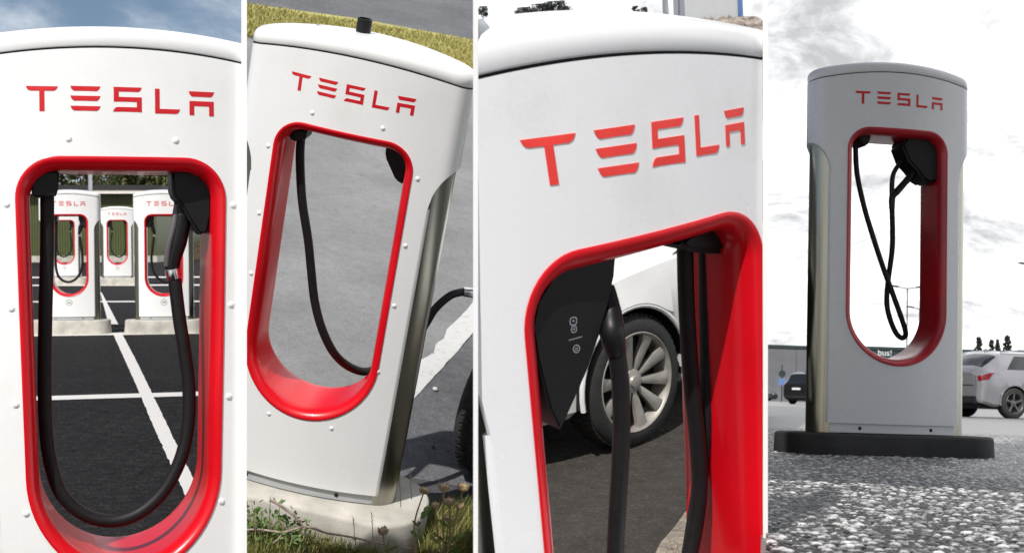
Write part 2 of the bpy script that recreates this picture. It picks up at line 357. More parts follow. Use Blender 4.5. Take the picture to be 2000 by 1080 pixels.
# ------------------------------------------------------------------ charging post
AOP, ZT, ZB, RT = .27, 1.528+SL, .34+SL, .11         # opening half width, top, bottom, top corner radius
XE, RE = .43, .085; HC = .15; XC = XE-RE; YC = 1.2-HC-math.sqrt((1.2-RE)**2-XC**2); XTAN = XC*1.2/(1.2-RE)
def hy(x):
    x = abs(x)
    return math.sqrt(1.44-x*x)-(1.2-HC) if x <= XTAN else -YC+math.sqrt(max(RE*RE-(x-XC)**2, 0))
ZSEAM = 1.812+SL
def crown(x): return -.25*x*x
def zsh(x):
    t = min(max((abs(x)-.345)/.085, 0), 1); return SL+1.27+.13*math.sqrt(1-(1-t)**2)+.05*t
def ztop(x): q = max(abs(x)-(AOP-RT), 0); return ZT-RT+math.sqrt(max(RT*RT-q*q, 0))
def zbot(x): return ZB+AOP-math.sqrt(max(AOP*AOP-x*x, 0))
half = [AOP*math.sin(math.pi/2*i/22) for i in range(23)]
half2 = half+[.29, .31, .33, .345]+[XC+RE*math.sin(a) for a in np.linspace(math.asin(max(0,(.345-XC)/RE)), math.pi/2, 13)[1:]]
XS = sorted(set([round(x, 6) for x in half2]+[round(-x, 6) for x in half2]))
def shell_mesh():
    mb = MB()
    for side in (-1, 1):
        def q(x0, z00, z01, x1, z10, z11):
            mb.add([(x0, side*hy(x0), z00), (x1, side*hy(x1), z10), (x1, side*hy(x1), z11), (x0, side*hy(x0), z01)], [(0, 1, 2, 3)])
        for x0, x1 in zip(XS[:-1], XS[1:]):
            mid = abs(x0+x1)/2; s0, s1 = ZSEAM+crown(x0), ZSEAM+crown(x1); b = SL+.05
            if mid < AOP:
                q(x0, b, zbot(x0), x1, b, zbot(x1)); q(x0, ztop(x0), s0, x1, ztop(x1), s1)
            elif mid < .345:
                zz_ = [b, ZB+AOP, ZT-RT]
                for l, h in zip(zz_[:-1], zz_[1:]): q(x0, l, h, x1, l, h)
                q(x0, ZT-RT, s0, x1, ZT-RT, s1)
            else: q(x0, zsh(x0), s0, x1, zsh(x1), s1)
        for sx in (-1, 1):                  # rounded return of the plate edge
            yf = hy(.345); pr = [(.345, yf), (.350, yf-.003), (.3545, yf-.010), (.356, yf-.02), (.356, yf-.032)]
            rows = [[(sx*x, side*y, z) for x, y in pr] for z in (SL+.05, SL+.7, zsh(.3455)+.006)]
            mb.rings(rows, False)
        rows = [[(x, side*hy(x), SL+.05), (x, side*(hy(x)-.05), SL+.05)] for x in XS if abs(x) <= .3451]; mb.rings(rows, False)
    for sx in (-1, 1):                      # flat of the head's end and the underside of the shoulder
        e = XE; mb.add([(sx*e, -hy(e), zsh(e)), (sx*e, hy(e), zsh(e)), (sx*e, hy(e), ZSEAM+crown(e)), (sx*e, -hy(e), ZSEAM+crown(e))], [(0, 1, 2, 3)])
        xs = [x for x in XS if x*sx >= .3449]
        mb.rings([[(x, -hy(x), zsh(x)), (x, hy(x), zsh(x))] for x in xs], False)
    me = mb.mesh('shell'); bm = bmesh.new(); bm.from_mesh(me); bmesh.ops.remove_doubles(bm, verts=bm.verts, dist=1e-5)
    for f in bm.faces:                      # faces look away from the middle plane
        c = f.calc_center_median(); nn = f.normal
        if abs(nn.y) > .05 and nn.y*c.y < 0: f.normal_flip()
        elif abs(nn.y) <= .05 and abs(nn.x) > .5 and nn.x*c.x < 0: f.normal_flip()
    bm.to_mesh(me); bm.free(); me.shade_smooth(); me.set_sharp_from_angle(angle=R_(32)); return me
def outline(n=15):
    p = [(x, -hy(x)) for x in XS]+[(x, hy(x)) for x in reversed(XS)]
    return p
def cap_mesh():
    O = outline(); prof = [(.004, .0005), (.0, .004), (0, .026), (.003, .037), (.010, .046), (.022, .052), (.05, .056), (.10, .060), (.2, .066)]
    rows = []
    for ins, dz in prof:
        fy = max(0, 1-ins/.2); r = []
        for x, y in O:
            ex = max(0, 1-ins*.8/.43)
            r.append((x*ex, y*fy, ZSEAM+.0045+crown(x*ex)+dz))
        rows.append(r)
    mb = MB(); mb.rings(rows, True); 
    return fix(mb.mesh('cap'), angle=85)
def gap_ring_mesh():  # black ring put in the cap seam to darken its gap
    O = outline(); mb = MB(); mb.rings([[(x*.988, y*.965, ZSEAM+crown(x)+z) for x, y in O] for z in (-.02, .012)], True); return fix(mb.mesh('seam_gap_ring'), angle=40)
def ring_outline(d, n=12):
    a = AOP-d; zt = ZT-d; rt_ = max(RT-d, .03); rb = AOP-d; zc = ZB+AOP; P = []
    for i in range(n+1):
        t = math.pi/2*(1-i/n); P.append((a-rt_+rt_*math.cos(t), zt-rt_+rt_*math.sin(t)))
    for i in range(1, 6): P.append((a, (zt-rt_)*(1-i/6)+zc*i/6))
    for i in range(2*n+9):
        t = -math.pi*i/(2*n+8); P.append((rb*math.cos(t), zc+rb*math.sin(t)))
    for i in range(1, 6): P.append((-a, zc*(1-i/6)+(zt-rt_)*i/6))
    for i in range(n+1):
        t = math.pi-math.pi/2*i/n; P.append((-a+rt_+rt_*math.cos(t), zt-rt_+rt_*math.sin(t)))
    for i in range(1, 8): P.append(((-a+rt_)*(1-i/8)+(a-rt_)*i/8, zt))
    return P
def liner_mesh():
    o0 = ring_outline(0); rows = []
    fr = [(-.0022, .002), (-.0022, -.003), (.001, -.0048), (.008, -.0035), (.016, .001), (.023, .008), (.029, .018), (.033, .032), (.034, .05)]
    for d, dep in fr:
        rows.append([(x, -hy(x0)+dep, z) for (x, z), (x0, z0) in zip(ring_outline(d), o0)])
    rows.append([(x, 0, z) for x, z in ring_outline(.034)])
    for d, dep in reversed(fr):
        rows.append([(x, hy(x0)-dep, z) for (x, z), (x0, z0) in zip(ring_outline(d), o0)])
    mb = MB(); mb.rings(rows, True); return fix(mb.mesh('liner'), angle=45)
def column_mesh(sx):
    P = [(sx*(.30+.118*math.cos(a)), 0.094*math.sin(a)) for a in np.linspace(-1.75, 1.75, 30)]
    mb = MB(); mb.rings([[(x, y, z) for x, y in P] for z in (SL+.002, SL+.8, SL+1.5)], False); me = fix(mb.mesh('column'), angle=60); return me
def plinth_mesh():
    xs = np.linspace(-.337, .337, 15); mb = MB()
    P = [(x, -hy(x)+.012) for x in xs]+[(x, hy(x)-.012) for x in reversed(xs)]
    mb.rings([[(x, y, SL+.004) for x, y in P], [(x, y, SL+.0495) for x, y in P]], True, True, True); return fix(mb.mesh('plinth'), bev=.002, angle=40)
def slab_mesh(hx=.56, hyy=.25, r=.22):
    P = []
    for cx, cy, t0 in ((hx-r, -hyy+r, -90), (hx-r, hyy-r, 0), (-hx+r, hyy-r, 90), (-hx+r, -hyy+r, 180)):
        for i in range(13): a = R_(t0+90*i/12); P.append((cx+r*math.cos(a), cy+r*math.sin(a)))
    def sc(e): return [(x*(1-e/hx), y*(1-e/hyy)) for x, y in P]
    rows = [[(x, y, z) for x, y in sc(e)] for e, z in ((-.012, 0), (.0, SL*.6), (.002, SL-.014), (.008, SL-.004), (.016, SL))]
    mb = MB(); mb.rings(rows, True, False, True); return fix(mb.mesh('base_slab'), angle=50)
def bolt_mesh(r=.0078):
    mb = MB(); rows = [[(q*math.cos(a), y, q*math.sin(a)) for a in np.linspace(0, 2*math.pi, 15)[:-1]] for q, y in ((r*1.18, .0005), (r*1.18, -.0012), (r, -.0016), (r*.97, -.0022), (r*.75, -.0035), (r*.35, -.0043), (.0002, -.0045))]
    mb.rings(rows, True); return fix(mb.mesh('bolt'), angle=50)
# lettering, drawn on a 100 unit tall grid, 729 units wide
U = .479/729
def bow(x0, x1, y0, y1, l=1, r=1, c=15):    # bar with swept-under ends
    p = [(x0, y0), (x1, y0)]
    if r: p += [(x1-c*.28, y0+(y1-y0)*.55), (x1-c*.62, y0+(y1-y0)*.85), (x1-c, y1)]
    else: p += [(x1, y1)]
    if l: p += [(x0+c, y1), (x0+c*.62, y0+(y1-y0)*.85), (x0+c*.28, y0+(y1-y0)*.55)]
    else: p += [(x0, y1)]
    return p
LET = {
 'T': [bow(102, 222, 346, 364, 1, 1, 17)[:4]+[(205, 364), (171, 364), (171, 444), (152, 444), (152, 364)]+[(119, 364), (110, 361), (105, 354)]],
 'E': [bow(268, 382, 343, 362), bow(268, 382, 381, 401), bow(268, 382, 421, 440)],
 'S': [[(433, 343), (541, 343), (537, 353), (533, 358), (526, 361), (452, 361), (452, 382), (541, 382), (541, 441), (430, 441), (434, 431), (439, 425), (446, 422), (522, 422), (522, 401), (433, 401)]],
 'L': [[(593, 345), (611, 345), (611, 425), (692, 425), (688, 435), (684, 440), (676, 444), (593, 444)]],
 'A': [bow(727, 831, 350, 371), [(730, 389), (829, 389), (829, 448), (810, 448), (810, 409), (749, 409), (749, 446), (730, 446)]],
}
def surf(x, z, off): return (x, -hy(x)-off, z)
def letter_mesh(ch):
    mb = MB()
    for poly in LET[ch]:
        P = [((x-466.5)*U, SL+1.645+(444-y)*U) for x, y in poly]; n = len(P)
        o = mb.add([surf(x, z, .0010) for x, z in P]+[surf(x, z, -.001) for x, z in P], [tuple(range(n))]+[(i, i+n, (i+1) % n+n, (i+1) % n) for i in range(n)])
    me = mb.mesh('letter'); bm = bmesh.new(); bm.from_mesh(me); bmesh.ops.recalc_face_normals(bm, faces=bm.faces)
    bmesh.ops.triangulate(bm, faces=[f for f in bm.faces if len(f.verts) > 4]); bm.to_mesh(me); bm.free(); return me
def text_mesh(s, size):
    c = bpy.data.curves.new('txt', 'FONT'); c.body = s; c.size = size; c.align_x = 'CENTER'; c.align_y = 'CENTER'; c.extrude = .0006
    o = bpy.data.objects.new('txt', c); COL.objects.link(o); bpy.context.view_layer.update()
    me = bpy.data.meshes.new_from_object(o.evaluated_get(bpy.context.evaluated_depsgraph_get())); bpy.data.objects.remove(o); me.materials.clear(); return me
CM = dict(gap_ring=gap_ring_mesh(), shell=shell_mesh(), cap=cap_mesh(), liner=liner_mesh(), colr=column_mesh(1), coll=column_mesh(-1), plinth=plinth_mesh(), bolt=bolt_mesh(), slab=slab_mesh())
for ch in 'TESLA': CM[ch] = letter_mesh(ch)
BOLTS = [(-.136, 1.575), (.136, 1.575), (-.293, 1.405), (.293, 1.405), (-.291, 1.135), (.291, 1.135), (-.289, .885), (.289, .885), (-.272, .60), (.272, .60), (-.13, .325), (.13, .325)]
PALL = []
def cut_me(me, mw, planes):
    bm = bmesh.new(); bm.from_mesh(me); inv = mw.inverted(); cp = inv @ Vector(c2w((0, 0, 0)))
    for u, keep in planes:                  # the post runs into the white partition panel there
        n = Vector(RW @ np.array([1, -(u-1000)/FPX, 0])); n = inv.to_3x3() @ n; n.normalize()
        bmesh.ops.bisect_plane(bm, geom=bm.verts[:]+bm.edges[:]+bm.faces[:], plane_co=cp, plane_no=n*(-keep), clear_outer=True)
    me2 = me.copy(); bm.to_mesh(me2); bm.free(); return me2
def charger(name, label, mw, group=None, white='white', slab='concrete', bolts=True, planes=None, plinth='plinth', letters=True, taper=0, thick=1, lift=0, fan=0, red='red'):
    t = thing(name, label, 'charging post', mw, group)
    def part(nm, me, mat, parent=t, m=None):
        if planes:
            W = mw @ (m or Matrix.Identity(4)); me = cut_me(me, W, planes)
            if not me.vertices: return None
        o = bpy.data.objects.new(nm, me); COL.objects.link(o); o.parent = parent
        if me.materials and me.materials[0] != M[mat]: me = me.copy(); me.materials.clear(); o.data = me
        if not me.materials: me.materials.append(M[mat])
        if m is not None: o.matrix_basis = m
        return o
    def tp(me):                             # this post's own proportions
        if not (taper or thick != 1 or lift or fan): return me
        me = me.copy(); co = np.empty(len(me.vertices)*3, np.float32); me.vertices.foreach_get('co', co); co = co.reshape(-1, 3)
        if fan: co[:, 2] = SL+1.66+(co[:, 2]-SL-1.66)*(1-fan*(co[:, 0]-.27))
        co[:, 0] *= 1-taper*np.clip(SL+1.55-co[:, 2], 0, 9); co[:, 1] += (thick-1)*.30*np.clip((co[:, 1]+.06)/.21, 0, 1)
        co[:, 2] += lift*np.clip((SL+1.1-co[:, 2])/.49, 0, 1); me.vertices.foreach_set('co', co.reshape(-1)); return me
    part('shell', tp(CM['shell']), white); part('cap', tp(CM['cap']), white); part('seam_gap_ring', tp(CM['gap_ring']), 'hole'); part('liner', tp(CM['liner']), red)
    part('column', tp(CM['coll']), 'steel'); part('column', tp(CM['colr']), 'steel')
    p = part('plinth', tp(CM['plinth']), plinth); part('base_slab', CM['slab'], slab)
    if p:
        for x in (-.19, .19):
            part('bolt', CM['bolt'], 'hole', p, Matrix.Translation((x, -hy(x)+.0125, SL+.027)))
    if letters:
        for ch in 'TESLA': part('letter', CM[ch], 'redtext')
    if bolts:
        for x, z in BOLTS:
            part('bolt', CM['bolt'], white, t, Matrix.Translation((x*(1-taper*max(0, 1.55-z)), -hy(x)+.0002, SL+z)) @ Matrix.Rotation(-math.asin(x/1.2)*-1, 4, 'Z'))
    return t, part
def blob(pts, y0, y1, bev=.008, seg=3):     # bevelled solid from an (x,z) outline
    mb = MB(); mb.prism(pts, y0, y1); return fix(mb.mesh('blob'), bev=bev, seg=seg, angle=50)
def tubeme(pts, rad, n=14, sub=5): 
    mb = MB(); mb.tube(pts, rad, n, sub); return fix(mb.mesh('tube'), angle=55)

# ---- post in the first car park: cable looped across its opening
CUT1 = [(471.5, -1)]
c1, part = charger('charging_post', 'white post with its looped black cable holstered, posts 2A and 4B behind its opening', CHM[1], bolts=True, planes=CUT1, taper=.08, thick=1.4, lift=.078)
yc = -.03
def L1(u, v, y=yc): return loc(1, u, v, y)
dock = [(p.x, p.z) for p in (L1(60, 345), L1(70, 338), L1(116, 335), L1(113, 372), L1(108, 386), L1(66, 386), L1(62, 380))]
DOCK = blob(dock, -.085, .05, .007)
hold1 = [(p.x, p.z) for p in (L1(332, 333), L1(400, 333), L1(411, 350), L1(411, 420), L1(404, 452), L1(396, 460), L1(384, 456), L1(366, 430), L1(350, 400), L1(338, 386), L1(333, 372))]
HOLD = blob(hold1, -.07, .06, .009)
hpts = [L1(351, 388), L1(351, 402), L1(354, 420), L1(353, 440), L1(346, 474), L1(338, 505), L1(336, 526)]
HANDLE = tubeme(hpts, [.013, .016, .024, .026, .026, .022, .0195], 16, 6)
GRIP = tubeme([L1(344, 400, yc-.012), L1(339, 440, yc-.016), L1(329, 480, yc-.018), L1(325, 520, yc-.012)], [.006, .009, .009, .007], 12, 5)
COLLAR = tubeme([L1(336, 526), L1(338, 534), L1(341, 545)], [.0205, .0215, .0195], 18, 2)
cpx = [(341, 544), (350, 620), (361, 690), (369, 760), (367, 830), (353, 895), (322, 955), (280, 996), (235, 1015), (192, 1014), (152, 996), (118, 960), (99, 905), (90, 840), (87, 740), (89, 600), (92, 480), (92, 380)]
CABLE = tubeme([L1(u, v) for u, v in cpx], .0182, 14, 6)
part('cable_dock', DOCK, 'plastic'); part('connector_holder', HOLD, 'plastic')
part('cable', CABLE, 'rubber'); h = part('connector_handle', HANDLE, 'plastic'); part('collar', COLLAR, 'chrome', h); part('grip_strip', GRIP, 'grip', h)
# small white marks on the red side wall
def wall_mark(polys, nm, mat='sticker'):
    mb = MB()
    for P in polys: mb.add([(.2357, y, z) for y, z in P], [tuple(range(len(P)))])
    return part(nm, mb.mesh(nm), mat)
y0, z0 = .0, SL+1.235
wall_mark([[(y0-.035, z0), (y0-.03, z0+.010), (y0, z0+.015), (y0+.03, z0+.010), (y0+.035, z0), (y0+.028, z0+.004), (y0, z0+.008), (y0-.028, z0+.004)],
           [(y0-.028, z0+.000), (y0, z0+.005), (y0+.028, z0+.000), (y0+.02, z0-.006), (y0+.007, z0-.005), (y0, z0-.06), (y0-.007, z0-.005), (y0-.02, z0-.006)]], 'emblem')
for dz, hw, hh in ((-.075, .05, .006), (-.095, .05, .004), (-.165, .055, .0018), (-.178, .05, .004), (-.19, .05, .004), (-.205, .055, .0018)):
    n_ = int(hw*2/.012); ps = []
    if hh < .002: ps = [[(y0-hw, z0+dz), (y0+hw, z0+dz), (y0+hw, z0+dz+hh), (y0-hw, z0+dz+hh)]]
    else:
        for i in range(n_):
            a = y0-hw+i*2*hw/n_; ps.append([(a, z0+dz-hh), (a+.008, z0+dz-hh), (a+.008, z0+dz+hh), (a, z0+dz+hh)])
    wall_mark(ps, 'small_print')

# ---- posts farther back in the first car park
MIR = Matrix.Scale(-1, 4, (1, 0, 0))
def mirrored(me): m = me.copy(); m.transform(MIR); m.flip_normals(); return m
SETS = {0: dict(dock=DOCK, hold=HOLD, cable=CABLE, handle=HANDLE, collar=COLLAR)}
SETS[1] = {k: mirrored(v) for k, v in SETS[0].items()}
def far_post(label, u, d, num, mir, rz=0.0, group='posts standing behind the nearest one'):
    p = bdist(1, u, d); t, part = charger('charging_post', label, at(1, p, rz), group=group, bolts=False)
    S = SETS[mir]
    part('cable_dock', S['dock'], 'plastic'); part('connector_holder', S['hold'], 'plastic'); part('cable', S['cable'], 'rubber')
    h = part('connector_handle', S['handle'], 'plastic'); part('collar', S['collar'], 'chrome', h)
    zc = SL+.255; mb = MB(); a = np.linspace(0, 2*math.pi, 33)[:-1]
    mb.rings([[surf(r*math.cos(q), zc+r*math.sin(q), .0012) for q in a] for r in (.041, .046)], True); part('number_ring', fix(mb.mesh('number_ring')), 'ink')
    tm = text_mesh(num, .05); part('number', tm, 'ink', t, Matrix.Translation((0, -hy(0)-.001, zc)) @ Matrix.Rotation(R_(90), 4, 'X'))
    return t
f = far_post('white post numbered 2A, standing before the post numbered 1B', 139, 20.6, '2A', 0, R_(8))
far_post('white post numbered 4B on the next slab beside 2A', 322, 20.7, '4B', 1, R_(11))
far_post('distant white post numbered 1A seen between posts 2A and 4B', 231, 37.6, '1A', 1, R_(9))
far_post('distant white post numbered 1B seen through the opening of post 2A', 128, 37.8, '1B', 0, R_(8))

# ---- leaning view of the second forecourt
c2, part2 = charger('charging_post', 'white post with black pipe stub on its cap and cable led off to a car', CHM[2], planes=[(478, 1)])
def L2(u, v, y=0.0): return loc(2, u, v, y)
PX = lambda f_, L: [(p.x, p.z) for p in (f_(u, v) for u, v in L)]
part2('cable_dock', blob(PX(L2, [(572, 252), (580, 246), (606, 249), (604, 262), (600, 272), (576, 271), (570, 266)]), -.05, .06, .008), 'plastic')
part2('connector_holder', blob(PX(lambda u, v: L2(u, v, -.06), [(755, 277), (786, 284), (796, 300), (793, 330), (787, 362), (772, 352), (754, 312), (752, 300)]), -.06, .07, .006), 'plastic')
part2('cable', tubeme([L2(588, 268), L2(586, 310), L2(590, 390), L2(602, 470), L2(608, 530), L2(615, 590), L2(630, 645), L2(655, 693, .03), L2(690, 720, .12), L2(725, 724, .2), L2(770, 700, .3), L2(800, 672, .38), L2(828, 638, .42), L2(850, 603, .45), L2(880, 577, .5), L2(905, 570, .55)], .0175, 14, 5), 'rubber')
cb_ = part2('collar', tubeme([L2(905, 570, .55), L2(916, 571, .56), L2(930, 574, .58)], [.021, .022, .021], 16, 2), 'chrome')
mb = MB(); p = loc(2, 706, 84, 0.02); st = Vector((p.x, .02, ZSEAM+.058)); nseg = 24
mb.rings([[(st.x+r*math.cos(a), st.y+r*math.sin(a), st.z+z) for a in np.linspace(0, 2*math.pi, nseg+1)[:-1]] for r, z in ((.034, 0), (.034, .006), (.0285, .007), (.0285, .062), (.026, .064), (.023, .064), (.023, .03), (0.0005, .03))], True)
part2('pipe_stub', fix(mb.mesh('pipe_stub'), angle=40), 'plastic')
mb = MB(); mb.rings([[(-.20+r*math.cos(a), .03+r*math.sin(a)*.6, ZSEAM+.052+z) for a in np.linspace(0, 2*math.pi, 13)[:-1]] for r, z in ((.011, 0), (.011, .006), (.003, .007))], True, False, True)
part2('cap_hole_plug', fix(mb.mesh('plug')), 'hole')

# ---- close view with the white car behind
CUT3 = [(934, 1), (1489.5, -1)]
c3, part3 = charger('charging_post', 'white post between two thin panels, a white car behind its opening', CHM[3], white='white_worn', planes=CUT3, taper=.08, fan=.38, bolts=False, letters=False)
def L3(u, v, y=0.0): return loc(3, u, v, y)
yh = -.105
def on_plate(k, u, v):                      # a pixel's direction met with the curved front plate
    x = 0.0
    for _ in range(6): p = loc(k, u, v, -hy(x)); x = p.x
    return p
LP = {'T': (1015, 1123, 274, 260, 361), 'E': (1159, 1239, 255, 243.5, 341), 'S': (1270, 1334, 239, 229.5, 322), 'L': (1356, 1401, 226, 219, 302), 'A': (1414, 1452, 217, 210, 281)}
def letter3(ch):                            # same drawing, set on the four corners seen on this post
    xs = [x for P in LET[ch] for x, y in P]; ys = [y for P in LET[ch] for x, y in P]; a, b, c_, d_ = min(xs), max(xs), min(ys), max(ys)
    ul, ur, vl, vr, vb = LP[ch]; lean = {'T': 14, 'E': 17, 'S': 4, 'L': 4, 'A': 3}[ch]
    hgt = {'T': 94, 'E': 92, 'S': 87, 'L': 79, 'A': 71}[ch]
    mb = MB()
    for P in LET[ch]:
        Q = []
        for x, y in P:
            s_ = (x-a)/(b-a); t_ = (y-c_)/(d_-c_); Q.append(on_plate(3, ul+(ur-ul)*s_+lean*t_*(.6 if ch == 'E' else 1), vl+(vr-vl)*s_+hgt*t_))
        n = len(Q); mb.add([surf(q.x, q.z, .0015) for q in Q]+[surf(q.x, q.z, -.001) for q in Q], [tuple(range(n))]+[(i, i+n, (i+1) % n+n, (i+1) % n) for i in range(n)])
    me = mb.mesh('letter'); bm = bmesh.new(); bm.from_mesh(me); bmesh.ops.recalc_face_normals(bm, faces=bm.faces)
    bmesh.ops.triangulate(bm, faces=[f for f in bm.faces if len(f.verts) > 4]); bm.to_mesh(me); bm.free(); return me
for ch in 'TESLA': part3('letter', letter3(ch), 'redtext_bright')
hp = PX(lambda u, v: L3(u, v, yh), [(1040, 640), (1050, 590), (1080, 540), (1130, 505), (1206, 478), (1201, 540), (1190, 590), (1174, 650), (1152, 716), (1127, 773), (1096, 842), (1075, 800), (1050, 700)])
part3('connector_holder', blob(hp, yh, yh+.10, .004, 2), 'plastic')
def mark3(nm, c, pts, s):
    mb = MB(); o = L3(c[0], c[1], yh-.0008)
    for P in pts: mb.add([(o.x+x*s, yh-.0008, o.z+z*s) for x, z in P], [tuple(range(len(P)))])
    part3(nm, mb.mesh(nm), 'whiteink')
def rngp(r0, r1, cx=0, cz=0, n=16, sq=.35):
    out = []
    f_ = lambda r, a: (cx+r*(math.cos(a)*(1-sq)+max(-.8, min(.8, 1.2*math.cos(a)))*sq), cz+r*(math.sin(a)*(1-sq)+max(-.8, min(.8, 1.2*math.sin(a)))*sq))
    for i in range(n):
        a, b = 2*math.pi*i/n, 2*math.pi*(i+1)/n; out.append([f_(r0, a), f_(r1, a), f_(r1, b), f_(r0, b)])
    return out
mark3('plug_symbol', (1120, 629), rngp(.78, 1, 0, .2)+[[(-.3, .1), (.3, .1), (0, .6)]], .0085)
mark3('plug_symbol', (1121, 643), rngp(.75, 1)+[[(-.35, -.2), (-.1, -.2), (-.1, .3), (-.35, .3)], [(.1, -.2), (.35, -.2), (.35, .3), (.1, .3)]], .0068)
mark3('plug_symbol', (1126, 681), rngp(.78, 1, sq=0)+[[(-.45, .05), (.45, .05), (.45, .25), (-.45, .25)], [(-.45, -.4), (.45, -.4), (.45, -.2), (-.45, -.2)]], .0076)
mark3('divider_line', (1124, 661), [[(-1.35, -.12), (1.35, .0), (1.35, .14), (-1.35, .02)]], .0105)
hh = part3('connector_handle', tubeme([L3(1184, 560, yh+.04), L3(1192, 610, yh+.02), L3(1196, 650, yh), L3(1203, 690, yh)], [.015, .021, .024, .018], 14, 5), 'plastic')
part3('cable', tubeme([L3(1203, 680, yh), L3(1211, 740, yh), L3(1214, 830, yh), L3(1210, 930, yh), L3(1204, 1030, yh), L3(1200, 1130, yh)], .0165, 14, 5), 'rubber')
part3('cable_dock', blob(PX(L3, [(1294, 468), (1312, 452), (1360, 430), (1428, 412), (1430, 462), (1420, 480), (1395, 490), (1345, 490), (1312, 484)]), -.05, .06, .018, 4), 'plastic')
part3('cable', tubeme([L3(1338, 480), L3(1341, 600), L3(1350, 740), L3(1362, 860), L3(1366, 960), L3(1352, 1060), L3(1330, 1140)], .0165, 14, 5), 'rubber')
part3('cable', tubeme([L3(1380, 484, .02), L3(1381, 600, .02), L3(1382, 700, .02), L3(1379, 800, .02), L3(1372, 890, .02), L3(1362, 980, .02), L3(1345, 1090, .02)], .0165, 14, 5), 'rubber')

# ---- shaded post in the fourth bay
c4_, part4 = charger('charging_post', 'white post toned grey for shade, on black slab with crossed hanging cables, before parked cars', CHM[4], white='white_shaded', slab='concrete_dark', bolts=False, plinth='white_shaded', red='red_shaded')
def L4(u, v, y=0.0): return loc(4, u, v, y)
part4('cable_dock', blob(PX(L4, [(1668, 258), (1680, 252), (1689, 258), (1688, 275), (1681, 290), (1670, 290), (1667, 275)]), -.08, .04, .008), 'plastic')
part4('connector_holder', blob(PX(lambda u, v: L4(u, v, -.02), [(1752, 286), (1765, 268), (1826, 276), (1829, 300), (1829, 340), (1822, 356), (1806, 361), (1792, 352), (1780, 335), (1764, 318)]), -.08, .07, .012, 3), 'plastic')
part4('cable', tubeme([L4(1671, 286, -.03), L4(1674, 340, -.03), L4(1688, 405, -.03), L4(1705, 462, -.03), L4(1724, 520, -.03), L4(1746, 580, -.03), L4(1763, 628, -.02), L4(1769, 652, 0), L4(1762, 660, .02), L4(1750, 650, .03), L4(1738, 622, .03), L4(1732, 590, .03), L4(1735, 545, .02), L4(1743, 480, .0), L4(1742, 400, -.02)], .0135, 12, 5), 'rubber')
h4 = part4('connector_handle', tubeme([L4(1742, 408, -.02), L4(1743, 385, -.02), L4(1752, 374, -.02), L4(1768, 356, -.02), L4(1782, 340, -.02), L4(1790, 325, -.02)], [.015, .017, .018, .017, .02, .026], 12, 5), 'plastic')
part4('handle_grip', tubeme([L4(1743, 395, -.02), L4(1742, 365, -.02), L4(1745, 340, -.02), L4(1757, 320, -.02), L4(1768, 308, -.02)], [.013, .013, .012, .012, .012], 12, 5), 'plastic', h4)

# ------------------------------------------------------------------ white partition panels between the bays
def partition(ul, ur, dt, db, dl, label):     # front edge follows the post's face, dt at the top to db at the foot
    um = (ul+ur)/2; r = np.array([(um-1000)/FPX, 1, 0]); rn = r/np.linalg.norm(r); s = np.array([rn[1], -rn[0], 0]); k_ = np.linalg.norm(r)
    t_ = (ur-ul)/FPX*dt/2; zt, zb = .2025*dt, -.62*db; mb = MB(); yb = lambda z: (dt+(db-dt)*(zt-z)/(.4*db))*k_
    Y0, Y1, Y2 = yb(zt), yb(zb), (db+dl)*k_
    mb.rings([[(sx*t_, Y0, zt), (sx*t_, Y2, zt), (sx*t_, Y2, zb), (sx*t_, Y1, zb)] for sx in (-1, 1)], True, True, True)
    A = np.stack([s, rn, np.array([0, 0, 1.])], 1)
    o = obj('partition_panel', fix(mb.mesh('partition_panel'), angle=30), 'panelwhite', mw=m4(RW @ A, c2w((0, 0, 0))))
    return tag(o, label, 'panel', 'thin white panels parting the bays')
partition(471.5, 482, 3.835, 3.875, .40, 'thin white panel ending the post that looks onto 2A and 4B')
partition(924, 934, 2.320, 2.490, .45, 'thin white panel at the near end of the post before the white car')
partition(1490, 1500, 2.60, 2.775, .45, 'thin white panel at the far end of the post before the white car')

# ------------------------------------------------------------------ canopy added out of view, only to shade the fourth bay
LAT = Vector((math.cos(SUN_A), -math.sin(SUN_A), 0)); FW = Vector((-math.sin(SUN_A), -math.cos(SUN_A), 0))
can = thing('added_canopy', 'added unseen flat grey canopy on two steel posts, put there for shade', 'canopy', m4(np.array([list(LAT), list(-FW), [0, 0, 1]]).T, (0, 0, 0)))
w0, w1, l0, l1, zc = -7.0, -1.1, -1.12, 5.0, 3.0        # along the sun's azimuth and across it
mb = MB()
for i in range(6):
    a = -w1+(w1-w0)*i/6; mb = MB(); mb.box((l0, a+.006, zc), (l1, a+(w1-w0)/6-.006, zc+.06)); obj('shade_panel', fix(mb.mesh('shade_panel'), bev=.006), 'galv', can)
for y in (-w1+.35, -w0-.35):
    mb = MB(); mb.box((l0+.1, y-.06, zc-.18), (l1, y+.06, zc-.004)); obj('added_beam', fix(mb.mesh('added_beam'), bev=.01), 'galv', can)
    mb = MB(); mb.box((l1-.16, y-.07, 0), (l1-.02, y+.07, zc-.184)); obj('post', fix(mb.mesh('post'), bev=.01), 'galv', can)  # post of the added canopy

